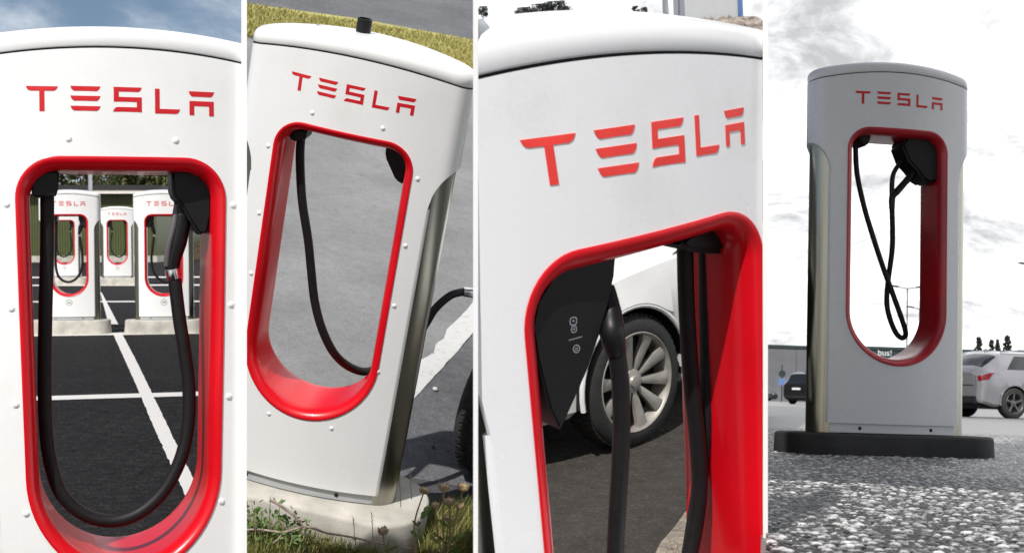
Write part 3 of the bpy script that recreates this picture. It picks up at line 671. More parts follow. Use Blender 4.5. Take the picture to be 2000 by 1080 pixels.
# ------------------------------------------------------------------ first car park: markings, building, bank, trees
def strip1(px, z=.004): return sheet('painted_line', 1, px, 'line', z)
strip1([(40, 653), (420, 647), (420, 651.5), (40, 657.5)])
strip1([(20, 776), (430, 764), (430, 772), (20, 784)])
strip1([(220, 651), (237, 650), (268, 709), (296, 767), (337, 853), (372, 925), (405, 990), (372, 990), (352, 948), (303, 842), (272, 767), (247, 711)], .008)
strip1([(196, 572), (198.5, 572), (231, 634), (212, 634)], .008)
for v in (588.5, 556.5, 541): strip1([(20, v), (430, v-1), (430, v+2.2-.8), (20, v+2.4)])
def green_building():
    d = 62.0; x0, x1 = bdist(1, -380, d).x, bdist(1, 306, d).x
    t = thing('green_building', 'low green corrugated metal building with white fascia behind the posts', 'building', at(1, Vector((x0, d, 0))))
    L = x1-x0; H = 3.0; mb = MB(); n = int(L/.11); pts = []
    for i in range(n):
        a = L*i/n; s = L/n; pts += [(a, 0), (a+s*.35, 0), (a+s*.5, -.035), (a+s*.85, -.035)]
    pts.append((L, 0)); mb.rings([[(x, y, .28) for x, y in pts], [(x, y, H) for x, y in pts]], False)
    mb.add([(L, 0, .28), (L, 9, .28), (L, 9, H), (L, 0, H)], [(0, 1, 2, 3)]); mb.add([(0, 0, .28), (0, 9, .28), (0, 9, H), (0, 0, H)], [(3, 2, 1, 0)])
    obj('cladding', mb.mesh('cladding'), 'greenclad', t)
    obj('plinth', MB().box((-.02, -.05, 0), (L+.03, 9, .279)).mesh('plinth'), 'concrete', t)
    obj('fascia', fix(MB().box((-.3, -.45, H-.03), (L+.3, 9.3, H+.14)).mesh('fascia')), 'fascia', t)
    obj('roof', fix(MB().box((-.35, -.5, H+.143), (L+.35, 9.4, H+.34)).mesh('roof')), 'darkroof', t)
green_building()
def tree(name, label, mw, H, R, n, leaf, mat='leaf', group=None, seed=1, conifer=False, trunk=.12, low=.25):
    r = np.random.default_rng(seed); t = thing(name, label, 'tree' if 'tree' in name else 'bush', mw, group)
    mb = MB(); mb.tube([(0, 0, 0), (R*.03, 0, H*.35), (-R*.02, R*.02, H*.7), (0, 0, H*.93)], [trunk, trunk*.75, trunk*.4, trunk*.1], 8, 3)
    for i in range(7):
        a = r.random()*6.28; z = H*(low+.5*r.random()); q = R*(.4+.35*r.random()); mb.tube([(0, 0, z), (math.cos(a)*q*.5, math.sin(a)*q*.5, z+q*.2), (math.cos(a)*q, math.sin(a)*q, z+q*.45)], [trunk*.35, trunk*.2, trunk*.08], 5, 2)
    obj('trunk', fix(mb.mesh('trunk')), 'bark', t)
    nc = max(10, n//(28 if conifer or 'bush' in name else 110)); cl = []
    for i in range(nc):
        z = low+(1-low)*r.random()**(.75 if conifer else .9); a = r.random()*6.28
        rr = R*((1-(z-low)/(1-low))**.6*.9+.1 if conifer else math.sqrt(max(.02, 1-((z-.62)/.45)**2)))*math.sqrt(r.random())
        cl.append((rr*math.cos(a), rr*math.sin(a), z*H, R*(.16+.16*r.random())*(.42 if conifer else 1)*(1.5 if 'bush' in name else 1)))
    C = np.array(cl)[r.integers(0, nc, n)]; D = r.normal(size=(n, 3)); D /= np.linalg.norm(D, axis=1)[:, None]
    P = C[:, :3]+D*(C[:, 3]*r.random(n)**.4)[:, None]; P[:, 2] = np.minimum(P[:, 2], H)
    A = r.normal(size=(n, 3)); A /= np.linalg.norm(A, axis=1)[:, None]; B = np.cross(A, r.normal(size=(n, 3))); B /= np.linalg.norm(B, axis=1)[:, None]
    s = leaf*(.6+.8*r.random(n))[:, None]; V = np.stack([P-A*s, P+B*s*.45, P+A*s, P-B*s*.45], 1).reshape(-1, 3)
    me = bpy.data.meshes.new('crown'); me.from_pydata(V.tolist(), [], np.arange(4*n).reshape(-1, 4).tolist()); obj('crown', me, mat, t); return t
for i, (u, d, H, R) in enumerate(((60, 80, 7.5, 3.2), (120, 84, 8.2, 3.4), (165, 78, 7.0, 3.0), (215, 82, 7.6, 3.3), (262, 79, 7.2, 3.0), (310, 83, 7.8, 3.2), (350, 80, 6.8, 3.0), (395, 82, 7.6, 3.2))):
    tree('broadleaf_tree', 'olive green tree in the row behind the green building', at(1, bdist(1, u, d)), H, R, 3600, .16, group='trees behind the green building', seed=20+i, low=.12)
# road on a dry bank to the right of the building, with a guard rail
bankmb = MB(); a_, b_ = bdist(1, 300, 70), bdist(1, 474, 66); bx0, bx1 = a_.x, b_.x
bankmb.add([(bx0, 66, -.1), (bx1, 66, -.1), (bx1, 71, .85), (bx0, 71, .85), (bx1, 78.5, 1.35), (bx0, 78.5, 1.35), (bx1, 78.5, -.1), (bx0, 78.5, -.1)], [(0, 1, 2, 3), (3, 2, 4, 5), (5, 4, 6, 7)])
struct(obj('grass_bank', fix(bankmb.mesh('grass_bank')), 'bank', mw=BAY[1]))
mb = MB(); mb.add([(bx0, 71.6, .925), (bx1, 71.6, .925), (bx1, 76.5, 1.25), (bx0, 76.5, 1.25)], [(0, 1, 2, 3)]); struct(obj('road', mb.mesh('road'), 'road', mw=BAY[1]))
gr = thing('guard_rail', 'galvanised guard rail along the road on the dry bank', 'guard rail', at(1, Vector((bx0, 77, 1.27))))
obj('rail', fix(MB().box((0, -.04, .45), (bx1-bx0, .04, .72)).mesh('rail'), bev=.02), 'galv', gr)
for i in range(int((bx1-bx0)/2)+1): obj('post', MB().box((i*2.0, .041, 0), (i*2.0+.08, .12, .7)).mesh('post'), 'galv', gr)
def lamp(label, mw, H, arms, name='street_lamp', mat='galv', r=.06, arm=1.3):
    t = thing(name, label, 'street lamp', mw); mb = MB(); mb.tube([(0, 0, 0), (0, 0, H*.5), (0, 0, H)], [r, r*.8, r*.6], 10, 2); obj('pole', fix(mb.mesh('pole')), mat, t)
    for sx in arms:
        mb = MB(); mb.tube([(0, 0, H-.06), (sx*arm*.45, 0, H+.03), (sx*arm*.75, 0, H+.08)], r*.5, 8, 2); obj('arm', fix(mb.mesh('arm')), mat, t)
        mb = MB(); mb.prism([(sx*arm*.45, H+.03), (sx*arm*.5, H+.0), (sx*arm*1.15, H+.10), (sx*arm*1.2, H+.15), (sx*arm*1.1, H+.19), (sx*arm*.5, H+.12)], -.14, .14); obj('lamp_head', fix(mb.mesh('lamp_head'), bev=.02), 'wall_dark' if mat != 'galv' else 'galv', t)
    return t
lamp('pale steel lamp pole rising behind post 2A', at(1, bdist(1, 178, 50)), 5.6, (1,), r=.09)

# ------------------------------------------------------------------ second forecourt: ground sheets, marking, verge, weeds
sheet('road', 2, [(430, -30), (980, -30), (980, 92), (430, -1)], 'asp_mid', .008)
VG = [(430, 4), (700, 40), (980, 92), (980, 205), (700, 124), (430, 58)]
sheet('grass_verge', 2, VG, 'vergesoil', .02)
def kerb2():
    t = thing('kerb', 'low grey kerb along the near edge of the yellowed verge', 'kerb', BAY[2]); P = [gp(2, u, v) for u, v in ((430, 58), (560, 90), (700, 124), (840, 164), (980, 205))]
    for i, (a, b) in enumerate(zip(P[:-1], P[1:])):
        d = (b-a); n = int(d.length/.8)
        for j in range(n):
            p, q = a+d*(j/n), a+d*((j+1)/n-.008/d.length); m_ = Vector((d.y, -d.x, 0)).normalized()*.09; mb = MB()
            mb.rings([[p-m_, p+m_, p+m_+Vector((0, 0, .10)), p-m_+Vector((0, 0, .10))], [q-m_, q+m_, q+m_+Vector((0, 0, .10)), q-m_+Vector((0, 0, .10))]], True, True, True)
            obj('kerb_stone', fix(mb.mesh('kerb_stone'), bev=.01), 'concrete', t)
kerb2(); clip([o for o in COL.objects if o.name == 'kerb'][0], [(477.5, 1), (927.5, -1)])
sheet('car_shadow_sheet', 2, [(800, 790), (840, 746), (880, 703), (935, 642), (980, 600), (980, 985), (935, 958), (770, 930), (690, 910), (690, 860)], 'asp_mid', .004)  # the car's shadow, laid on the ground as a darker sheet
sheet('asphalt_strip', 2, [(690, 910), (770, 930), (850, 943), (960, 965), (960, 1150), (470, 1150), (470, 900)], 'asp_dark', .008)
sheet('painted_marking', 2, [(802, 789), (807, 745), (816, 728), (822, 705), (846, 690), (850, 672), (866, 664), (872, 646), (896, 622), (924, 592), (960, 560), (960, 622), (924, 652), (880, 702), (840, 745)], 'line_old', .008)
sheet('soil', 2, [(440, 930), (560, 985), (700, 1030), (822, 1022), (960, 1030), (960, 1250), (440, 1250)], 'soil', .012)
def blades(name, k, n, region, hmin, hmax, wdt, mat, seed, avoid=True, lean=.5, zb=.012):
    r = np.random.default_rng(seed); V = []; F = []; inv = CHM[k].inverted() @ BAY[k]; i = 0; tries = 0
    while i < n and tries < n*4:
        tries += 1; u, v = region(r); p = gp(k, u, v)
        if avoid:
            q = inv @ p
            if abs(q.x) < .57 and abs(q.y) < .25: continue
        h = hmin+(hmax-hmin)*r.random()**1.8; a = r.random()*6.28; l = h*lean*(.2+r.random()); w_ = wdt*(.6+.8*r.random())
        dx, dy = math.cos(a), math.sin(a); b = r.random()*6.28; sx, sy = math.cos(b)*w_, math.sin(b)*w_; o = len(V)
        V += [(p.x-sx, p.y-sy, zb), (p.x+sx, p.y+sy, zb), (p.x+dx*l*.35+sx*.7, p.y+dy*l*.35+sy*.7, zb+h*.6), (p.x+dx*l*.35-sx*.7, p.y+dy*l*.35-sy*.7, zb+h*.6), (p.x+dx*l, p.y+dy*l, zb+h)]
        F += [(o, o+1, o+2, o+3), (o+3, o+2, o+4)]; i += 1
    me = bpy.data.meshes.new(name); me.from_pydata(V, [], F); o = obj(name, me, mat, mw=BAY[k]); struct(o, 'stuff'); return o
def reg_lawn(r):
    u = 478+449*r.random(); lo = 1018 if u > 822 else 1000+.09*(u-480); return u, lo+(1130-lo)*r.random()
g_ = blades('grass', 2, 15000, reg_lawn, .03, .15, .0022, 'grass', 5); tag(g_, 'mixed green and straw coloured grass before the concrete slab', 'grass')
def reg_verge(r):
    u = 480+446*r.random(); a = 6+(u-430)*.158; b = 60+(u-430)*.264; return u, a+(b-a)*r.random()
g_ = blades('verge_grass', 2, 26000, reg_verge, .02, .07, .008, 'verge', 6, False); tag(g_, 'yellowed grass on the verge between forecourt and road', 'grass')
# leafy weed at the slab's front
def L2f(u, v, y): return loc(2, u, v, y)
weed = thing('leafy_weed', 'small bright green leafy weed against the slab front', 'weed', CHM[2]); r = np.random.default_rng(3)
for (u0, v0), (u1, v1) in (((500, 1075), (492, 985)), ((515, 1080), (528, 968)), ((540, 1085), (545, 985)), ((560, 1085), (578, 995)), ((520, 1080), (505, 1000)), ((490, 1080), (484, 990)), ((580, 1080), (600, 1010)), ((552, 1080), (560, 1020))):
    a, b = L2f(u0, v0, -.42), L2f(u1, v1, -.34); mb = MB(); mb.tube([a, a.lerp(b, .5)+Vector((.01, -.01, 0)), b], [.003, .0025, .0015], 6, 3); obj('stem', fix(mb.mesh('stem')), 'stem', weed)
    mb = MB()
    for j in range(26):
        c = a.lerp(b, .25+.75*r.random())+Vector(r.normal(size=3)*.012); d = Vector(r.normal(size=3)); d.normalize(); e = d.cross(Vector(r.normal(size=3))).normalized(); s = .011+.012*r.random()
        mb.add([c, c+d*s*.7+e*s*.5, c+d*s*1.6, c+d*s*.7-e*s*.5], [(0, 1, 2, 3)])
    obj('leaves', mb.mesh('leaves'), 'weed', weed)
# dry thistles
def thistle(label, root, heads, yp, leaves=10, seed=1):
    r = np.random.default_rng(seed); t = thing('thistle_plant', label, 'thistle', CHM[2], 'dry thistles by the slab'); ro = L2f(*root, yp)
    for (u, v, s, fk) in heads:
        h = L2f(u, v, yp+.02*r.normal()); mid = ro.lerp(h, fk)+Vector((.008*r.normal(), 0, 0)); mb = MB(); mb.tube([ro, mid, h], [.0045, .0036, .0026], 7, 5); obj('stem', fix(mb.mesh('stem')), 'stem' if r.random() < .5 else 'dry', t)
        up_ = (h-mid).normalized(); side = up_.orthogonal().normalized(); s2 = up_.cross(side); mb = MB(); pr = [(.10, -.55), (.62, -.42), (.98, -.1), (1.0, .15), (.86, .42), (.55, .55), (.02, .5)]
        mb.rings([[h+(side*math.cos(a)+s2*math.sin(a))*q*s+up_*(z+.5)*s for a in np.linspace(0, 6.283, 13)[:-1]] for q, z in pr], True)
        for j in range(70):
            a = r.random()*6.28; z = -.45+.95*r.random(); q = (.98-.35*abs(z)); d = side*math.cos(a)+s2*math.sin(a); b = h+d*q*s*.96+up_*(z+.5)*s; tv = d.cross(up_)*s*.11
            mb.add([b-tv, b+tv, b+d*s*.22+up_*s*(.3+.35*r.random())], [(0, 1, 2)])
        obj('seed_head', mb.mesh('seed_head'), 'dry', t)
    mb = MB()
    for j in range(leaves):
        hd = heads[r.integers(len(heads))]; h = L2f(hd[0], hd[1], yp); c = ro.lerp(h, .1+.55*r.random()); a = r.random()*6.28; d = Vector((math.cos(a), math.sin(a)*.6, .5+.5*r.random())).normalized(); e = d.cross(Vector((r.normal(), r.normal(), .4))).normalized(); s = .03+.035*r.random()
        mb.add([c, c+d*s*.4+e*s*.16, c+d*s*.55+e*s*.08, c+d*s*.75+e*s*.14, c+d*s, c+d*s*.75-e*s*.14, c+d*s*.55-e*s*.08, c+d*s*.4-e*s*.16], [tuple(range(8))])
    obj('leaves', mb.mesh('leaves'), 'weed', t)
thistle('tall dry thistle with six seed heads beside the slab end', (868, 1105), [(867, 957, .021, .55), (903, 958, .022, .55), (878, 985, .021, .5), (851, 991, .017, .6), (897, 992, .016, .6), (876, 1018, .018, .5)], -.50, 16, 2)
thistle('slim thistle with one seed head leaning over the slab end', (812, 1085), [(827, 963, .020, .5)], -.42, 9, 3)
thistle('short thistle with one dark head before the slab front', (756, 1115), [(749, 1042, .020, .5)], -.52, 3, 4)
tw = thing('fallen_twig', 'dry bent twig lying in grass along the slab front', 'twig', CHM[2])
Z = lambda x, y: (482+x/5.4, 880+y/5.4)
def twig(P, r0, r1, par, nm):
    mb = MB(); pts = [L2f(*Z(x, y), -.40) for x, y in P]; mb.tube(pts, list(np.linspace(r0, r1, len(pts))), 8, 4); return obj(nm, fix(mb.mesh(nm)), 'twig', par)
twig([(240, 515), (330, 560), (430, 630), (510, 690), (600, 785), (720, 822), (850, 868), (1000, 890), (1170, 922), (1310, 955), (1450, 985), (1580, 1005), (1740, 1030)], .0062, .0028, tw, 'stem')
twig([(-60, 835), (120, 828), (260, 845), (380, 858), (480, 832), (600, 795)], .0045, .0052, tw, 'side_twig'); twig([(385, 858), (340, 920), (260, 990), (150, 1090)], .004, .0045, tw, 'side_twig')
clip(tw, [(477.5, 1)])
for (x, y) in ((780, 930), (840, 925), (1140, 935), (1230, 1010), (1290, 985), (545, 750)):
    c = L2f(*Z(x, y), -.41); mb = MB(); r = np.random.default_rng(int(x))
    for j in range(4):
        d = Vector(r.normal(size=3)).normalized()*.013; e = Vector(r.normal(size=3)).normalized()*.006; mb.add([c, c+d*.5+e, c+d, c+d*.5-e], [(0, 1, 2, 3)])
    obj('dead_leaf', mb.mesh('dead_leaf'), 'dry', tw)
for (u, v, h) in ((780, 930, 60), (801, 925, 50), (726, 1000, 62), (497, 1000, 60), (690, 1010, 45), (899, 1000, 40)):
    a = L2f(u+3, v+h, -.46); b = L2f(u, v, -.44); mb = MB(); mb.tube([a, a.lerp(b, .5), b], [.0016, .0014, .001], 5, 3)
    for j in range(6):
        c = a.lerp(b, .6+.07*j); mb.tube([c, c+Vector((.006*(-1)**j, 0, .008))], [.0016, .0005], 4)
    tag(obj('dry_stalk', mb.mesh('dry_stalk'), 'dry', mw=CHM[2]), 'thin dry upright stalk standing near the slab', 'stalk', 'dry stalks round the slab')
def pebble(k, u, v, s, mat, name, label, cat, sq=(1, .8, .6), seed=1):
    r = np.random.default_rng(seed); bm = bmesh.new(); bmesh.ops.create_icosphere(bm, subdivisions=2, radius=s)
    for v_ in bm.verts: v_.co = Vector((v_.co.x*sq[0], v_.co.y*sq[1], v_.co.z*sq[2]))*(1+.25*(r.random()-.5))
    me = bpy.data.meshes.new(name); bm.to_mesh(me); bm.free(); tag(obj(name, me, mat, mw=at(k, gp(k, u, v)+Vector((0, 0, s*sq[2]+.008)), r.random()*3)), label, cat)
pebble(2, 849, 765, .016, 'pebble', 'pebble', 'white pebble on shadow-toned asphalt beside the painted marking', 'pebble', seed=2)
pebble(2, 845, 878, .012, 'brownbit', 'dirt_lump', 'larger brown dirt lump on the shadow-toned asphalt', 'dirt')
pebble(2, 874, 885, .006, 'brownbit', 'dirt_lump', 'tiny dirt crumb beside the larger brown lump', 'dirt', seed=5)
pebble(2, 921, 1024, .007, 'orange', 'cigarette_butt', 'orange cigarette butt at the grass edge', 'cigarette butt', (2.6, 1, 1), 3)

# ------------------------------------------------------------------ cars
def lathe_y(mb, prof, n=40, y0=0):          # profile (radius, y) turned about the y axis
    mb.rings([[(q*math.cos(a), y+y0, q*math.sin(a)) for a in np.linspace(0, 2*math.pi, n+1)[:-1]] for q, y in prof], True)
def wheel(parent, c, side, R=.34, W=.22, spokes=5, rimmat='rim', twin=False, rr=.70):
    mb = MB(); h = W/2; lathe_y(mb, [(R*rr-.012, -h*.8), (R*rr, -h), (R*.80, -h*1.03), (R*.93, -h*.95), (R*.985, -h*.78), (R, -h*.55), (R, h*.55), (R*.985, h*.78), (R*.93, h*.95), (R*.80, h*1.03), (R*rr, h), (R*rr-.012, h*.8)])
    if R > .3:
        for j in range(56):                 # tread blocks
            a = 2*math.pi*j/56
            for y0_, y1_ in ((-h*.72, -h*.3), (-h*.2, h*.2), (h*.3, h*.72)):
                q = [(R*math.cos(b), y, R*math.sin(b)) for b, y in ((a, y0_), (a+.07, y0_), (a+.07, y1_), (a, y1_))]; p = [((R+.006)*math.cos(b), y, (R+.006)*math.sin(b)) for b, y in ((a, y0_), (a+.07, y0_), (a+.07, y1_), (a, y1_))]
                mb.rings([q, p], True, False, True)
    o = obj('wheel', fix(mb.mesh('tyre'), angle=40), 'tyre', parent); o.matrix_basis = Matrix.Translation(c)
    s = side; rb = R*rr; mb = MB()
    lathe_y(mb, [(rb+.004, s*h*.98), (rb-.004, s*(h+.004)), (rb-.014, s*h*.96), (rb-.022, s*h*.55), (rb-.026, -s*h*.4)])
    lathe_y(mb, [(.001, s*(h*.80+.012)), (.028, s*(h*.80+.010)), (.034, s*h*.78), (.062, s*h*.74), (.075, s*h*.55), (.06, s*h*.2)], 20)
    ns = spokes*2 if twin else spokes
    for j in range(ns):
        a = 2*math.pi*(j+.25)/spokes/ (2 if twin else 1); w0_, w1_ = (.026, .068) if twin else (.030, .046); d = Vector((math.cos(a), 0, math.sin(a))); e = Vector((-math.sin(a), 0, math.cos(a))); rows = []
        for rr_, ww, yy in ((.05, w0_, .70), (rb*.45, (w0_*.6+w1_*.4), .80), (rb*.8, w1_*.92, .90), (rb-.012, w1_*1.15, .92)):
            c_ = d*rr_; rows.append([c_-e*ww*.5+Vector((0, s*h*(yy-.28), 0)), c_-e*ww*.5+Vector((0, s*h*(yy-.04), 0)), c_-e*ww*.22+Vector((0, s*h*yy, 0)), c_+e*ww*.22+Vector((0, s*h*yy, 0)), c_+e*ww*.5+Vector((0, s*h*(yy-.04), 0)), c_+e*ww*.5+Vector((0, s*h*(yy-.28), 0))])
        mb.rings(rows, True)
    obj('rim', fix(mb.mesh('rim'), angle=40), rimmat, o)
    mb = MB(); lathe_y(mb, [(rb-.02, s*h*.05), (.001, s*h*.05)], 24); obj('brake_disc', mb.mesh('brake_disc'), 'hole', o)
    return o
def interp(tab, x):
    xs = [q[0] for q in tab]; ys = [q[1] for q in tab]
    if x <= xs[0]: return ys[0]
    for i in range(len(xs)-1):
        if x <= xs[i+1]:
            t = (x-xs[i])/(xs[i+1]-xs[i]); m0 = (ys[i+1]-ys[max(i-1, 0)])/(xs[i+1]-xs[max(i-1, 0)]); m1 = (ys[min(i+2, len(xs)-1)]-ys[i])/(xs[min(i+2, len(xs)-1)]-xs[i]); hh = xs[i+1]-xs[i]
            if (ys[i+1]-ys[i]) == 0: m0 = m1 = 0
            return (2*t**3-3*t*t+1)*ys[i]+(t**3-2*t*t+t)*hh*m0+(-2*t**3+3*t*t)*ys[i+1]+(t**3-t*t)*hh*m1
    return ys[-1]
SPEC = {
 'estate': dict(L=4.6, w=.895, roof=[(0, .98), (.06, 1.04), (.16, 1.12), (.55, 1.40), (.75, 1.455), (1.6, 1.475), (2.4, 1.46), (3.0, 1.34), (3.55, 1.04), (4.2, .90), (4.5, .78), (4.6, .66)], belt=[(0, .90), (.3, .98), (1.2, .98), (3.0, .93), (3.6, .90), (4.3, .80), (4.6, .58)], wid=[(0, .80), (.05, .90), (.2, .975), (.6, 1), (4.0, 1), (4.35, .93), (4.55, .78), (4.6, .70)], gw=[(0, .72), (.6, .74), (1.5, .76), (2.6, .74), (3.5, .80), (4.6, .8)], wh=(.88, 3.58), R=.33),
 'suv': dict(L=4.65, w=.94, roof=[(0, 1.08), (.08, 1.16), (.2, 1.28), (.5, 1.60), (.75, 1.67), (1.7, 1.70), (2.4, 1.67), (3.0, 1.5), (3.5, 1.18), (4.2, 1.05), (4.55, .9), (4.65, .75)], belt=[(0, 1.0), (.3, 1.12), (1.2, 1.10), (3.0, 1.05), (3.6, 1.02), (4.3, .92), (4.65, .66)], wid=[(0, .82), (.06, .92), (.25, .98), (.6, 1), (4.0, 1), (4.4, .93), (4.65, .72)], gw=[(0, .72), (.6, .74), (1.5, .77), (2.6, .75), (3.5, .80), (4.65, .8)], wh=(.92, 3.65), R=.36),
 'sedan': dict(L=4.95, w=.97, roof=[(0, .92), (.1, 1.02), (.5, 1.08), (1.2, 1.32), (1.9, 1.43), (2.6, 1.43), (3.2, 1.28), (3.75, 1.02), (4.3, .92), (4.7, .80), (4.88, .70), (4.95, .60)], belt=[(0, .84), (.4, .98), (1.6, .98), (3.2, .95), (3.8, .93), (4.4, .84), (4.8, .68), (4.95, .52)], wid=[(0, .78), (.06, .88), (.3, .97), (.8, 1), (4.0, 1), (4.45, .95), (4.75, .82), (4.95, .55)], gw=[(0, .74), (1.0, .74), (2.0, .72), (3.0, .74), (3.8, .82), (4.95, .8)], wh=(1.0, 3.96), R=.352),
}
def car(name, label, cat, kind, paint, mw, spokes=5, rimmat='rim', twin=False, group=None, detail=True):
    S = SPEC[kind]; L, Wd, R = S['L'], S['w'], S['R']; t = thing(name, label, cat, mw, group)
    def sec(x):
        wd = Wd*interp(S['wid'], x); zr = interp(S['roof'], x); zb = min(interp(S['belt'], x), zr-.03); g = Wd*interp(S['gw'], x)*min(1, interp(S['wid'], x)+.02); lo = .24+.10*max(0, (.35-x)/.35)+.06*max(0, (x-(L-.4))/.4)
        hm = zb-lo; P = [(wd*.90, lo), (wd*.965, lo+.05), (wd*.985, lo+hm*.38), (wd*1.0, lo+hm*.62), (wd*.985, lo+hm*.86), (wd*.955, zb), (max(g, 0)+.02+(wd*.93-g)*.10*0, zr-min(.10, (zr-zb)*.35)), (g*.93, zr-min(.045, (zr-zb)*.2)), (g*.6, zr-.008), (0, zr)]
        P = [list(p) for p in P]; P[6][0] = min(P[6][0], wd*.95)
        for wc in S['wh']:
            q = (R+.055)**2-(x-wc)**2
            if q > 0:
                za = R+math.sqrt(q)
                for i in range(5): P[i][1] = max(P[i][1], min(za+.004*i, zb-.02))
        return P
    def pt(x, ti, off=0, s=1):
        P = sec(x); i = min(int(ti), 8); f_ = ti-i; a, b = P[i], P[i+1]; y, z = a[0]*(1-f_)+b[0]*f_, a[1]*(1-f_)+b[1]*f_
        dy, dz = b[0]-a[0], b[1]-a[1]; l = math.hypot(dy, dz) or 1
        return Vector((x, s*(y+off*dz/l), z-off*dy/l))
    xs = set(np.linspace(0, L, 70))
    for wc in S['wh']: xs |= set(wc+(R+.055)*np.sin(np.linspace(-math.pi/2, math.pi/2, 21))); 
    xs = sorted(float(q) for q in xs); mb = MB()
    rows = [[(x, p[0], p[1]) for p in sec(x)]+[(x, -p[0], p[1]) for p in reversed(sec(x)[:-1])] for x in xs]
    mb.rings(rows, False); n = len(rows[0])
    for r_ in (rows[0], rows[-1]):
        o = len(mb.v); mb.v += r_; mb.f.append(tuple(range(o, o+n)))
    obj('body', fix(mb.mesh('body'), angle=28), paint, t)
    obj('underbody', fix(MB().box((.12, -Wd*.66, .19), (L-.15, Wd*.66, .72)).mesh('underbody')), 'cardark', t)
    def patch(nm, x0, x1, t0, t1, mat, off=.006, both=True, nx=14, ntt=4, fx=None):
        for s in ((1, -1) if both else (1,)):
            m_ = MB(); rows = []
            for j in range(ntt+1):
                ti = t0+(t1-t0)*j/ntt; a, b = (x0, x1) if fx is None else fx(j/ntt); rows.append([pt(a+(b-a)*i/nx, ti, off, s) for i in range(nx+1)])
            m_.rings(rows, False); obj(nm, fix(m_.mesh(nm), angle=60), mat, t)
    def full(nm, x0, x1, t0, mat, off=.006):
        m_ = MB(); rows = []
        for i in range(9):
            x = x0+(x1-x0)*i/8; rows.append([pt(x, t0+(9-t0)*j/6, off, 1) for j in range(7)]+[pt(x, 9-(9-t0)*j/6, off, -1) for j in range(1, 7)])
        m_.rings(rows, False); obj(nm, fix(m_.mesh(nm), angle=60), mat, t)
    if kind in ('estate', 'suv'):
        k_ = .18 if kind == 'estate' else .22
        full('rear_window', k_, .54, 6.4, 'glass'); full('windscreen', 2.62, 3.44, 6.3, 'glass')
        patch('side_window', .72, 1.35, 5.2, 5.95, 'glass', fx=lambda q: (.72+.28*q, 1.35)); patch('side_window', 1.42, 2.22, 5.15, 5.95, 'glass'); patch('side_window', 2.28, 3.1, 5.15, 5.95, 'glass', fx=lambda q: (2.28, 3.35-.75*q))
        patch('tail_lamp', .012, .36, 3.75 if kind == 'estate' else 3.6, 4.9 if kind == 'estate' else 5.6, 'tail', fx=lambda q: (.012, .20+.16*q)); patch('sill_trim', .3, L-.4, .0, .9, 'cardark', off=.004)
        m_ = MB(); m_.box((-.022, -.62, .70), (-.002, .62, .93)); obj('tailgate_panel', fix(m_.mesh('tailgate_panel'), bev=.008), paint, t)
        m_ = MB(); m_.box((-.034, -.26, .76), (-.023, .26, .87)); obj('number_plate', m_.mesh('number_plate'), 'carwhite', t)
        m_ = MB(); m_.box((-.05, -.70, .30), (.05, .70, .46)); obj('bumper', fix(m_.mesh('bumper'), bev=.02), 'cardark', t)
        for s in (-1, 1):
            m_ = MB(); m_.tube([(.7, s*Wd*.70, interp(S['roof'], .7)-.02), (1.4, s*Wd*.72, interp(S['roof'], 1.4)+.03), (2.4, s*Wd*.70, interp(S['roof'], 2.4)-.0)], .014, 8, 4); obj('roof_rail', fix(m_.mesh('roof_rail')), 'galv', t)
        m_ = MB(); m_.prism([(.78, interp(S['roof'], .8)-.01), (1.0, interp(S['roof'], 1.0)-.01), (.84, interp(S['roof'], .9)+.06), (.80, interp(S['roof'], .9)+.06)], -.02, .02); obj('aerial_fin', fix(m_.mesh('aerial_fin')), paint, t)
    else:
        full('windscreen', 2.75, 3.66, 6.3, 'glass'); full('rear_window', .62, 1.6, 6.4, 'glass')
        patch('side_window', 1.05, 2.0, 5.2, 5.95, 'glass', fx=lambda q: (.85+.45*q, 2.0)); patch('side_window', 2.06, 3.4, 5.15, 5.95, 'glass', fx=lambda q: (2.06, 3.6-.75*q))
        patch('headlamp', L-.62, L-.14, 4.0, 4.9, 'lamp_clear')
    for s in (-1, 1):                       # door seams and handles
        for xd in (S['wh'][0]+.55, 2.25, S['wh'][1]-.52):
            m_ = MB(); m_.rings([[pt(xd-.004, q, .002, s) for q in np.linspace(.6, 5, 9)], [pt(xd+.004, q, .002, s) for q in np.linspace(.6, 5, 9)]], False); obj('door_seam', m_.mesh('door_seam'), 'cardark', t)
        for xd in (1.55, 2.45):
            a = pt(xd, 4.3, .02, s); m_ = MB(); m_.tube([a, a+Vector((.08, s*.012, 0)), a+Vector((.17, 0, 0))], .013, 8, 3); obj('door_handle', fix(m_.mesh('door_handle')), paint, t)
        for wc in S['wh']:                  # rolled wheel arch edge
            m_ = MB(); A = np.linspace(R_(-8), R_(188), 25); m_.tube([(wc+(R+.055)*math.cos(a), s*(Wd*.985), R+(R+.055)*math.sin(a)) for a in A], .014, 8); obj('arch_lip', fix(m_.mesh('arch_lip')), paint, t)
            m_ = MB(); m_.rings([[(wc+(R+.054)*math.cos(a), s*y, R+(R+.054)*math.sin(a)) for a in A] for y in (Wd*.98, Wd*.60)], False); obj('arch_liner', m_.mesh('arch_liner'), 'hole', t)
            wheel(t, Vector((wc, s*(Wd-.125), R)), s, R, .225, spokes, rimmat, twin, .76 if twin else .70)
    return t
def place_car(k, anchor, local, heading):   # put car-local point 'local' at bay point 'anchor'; heading = angle of rear-to-front
    Mz = Matrix.Rotation(heading, 4, 'Z'); return BAY[k] @ Matrix.Translation(anchor-(Mz @ Vector(local))) @ Mz
S = SPEC['sedan']; wc3 = gp(3, 1243, 746, S['R']*.87); wc3.z = 0
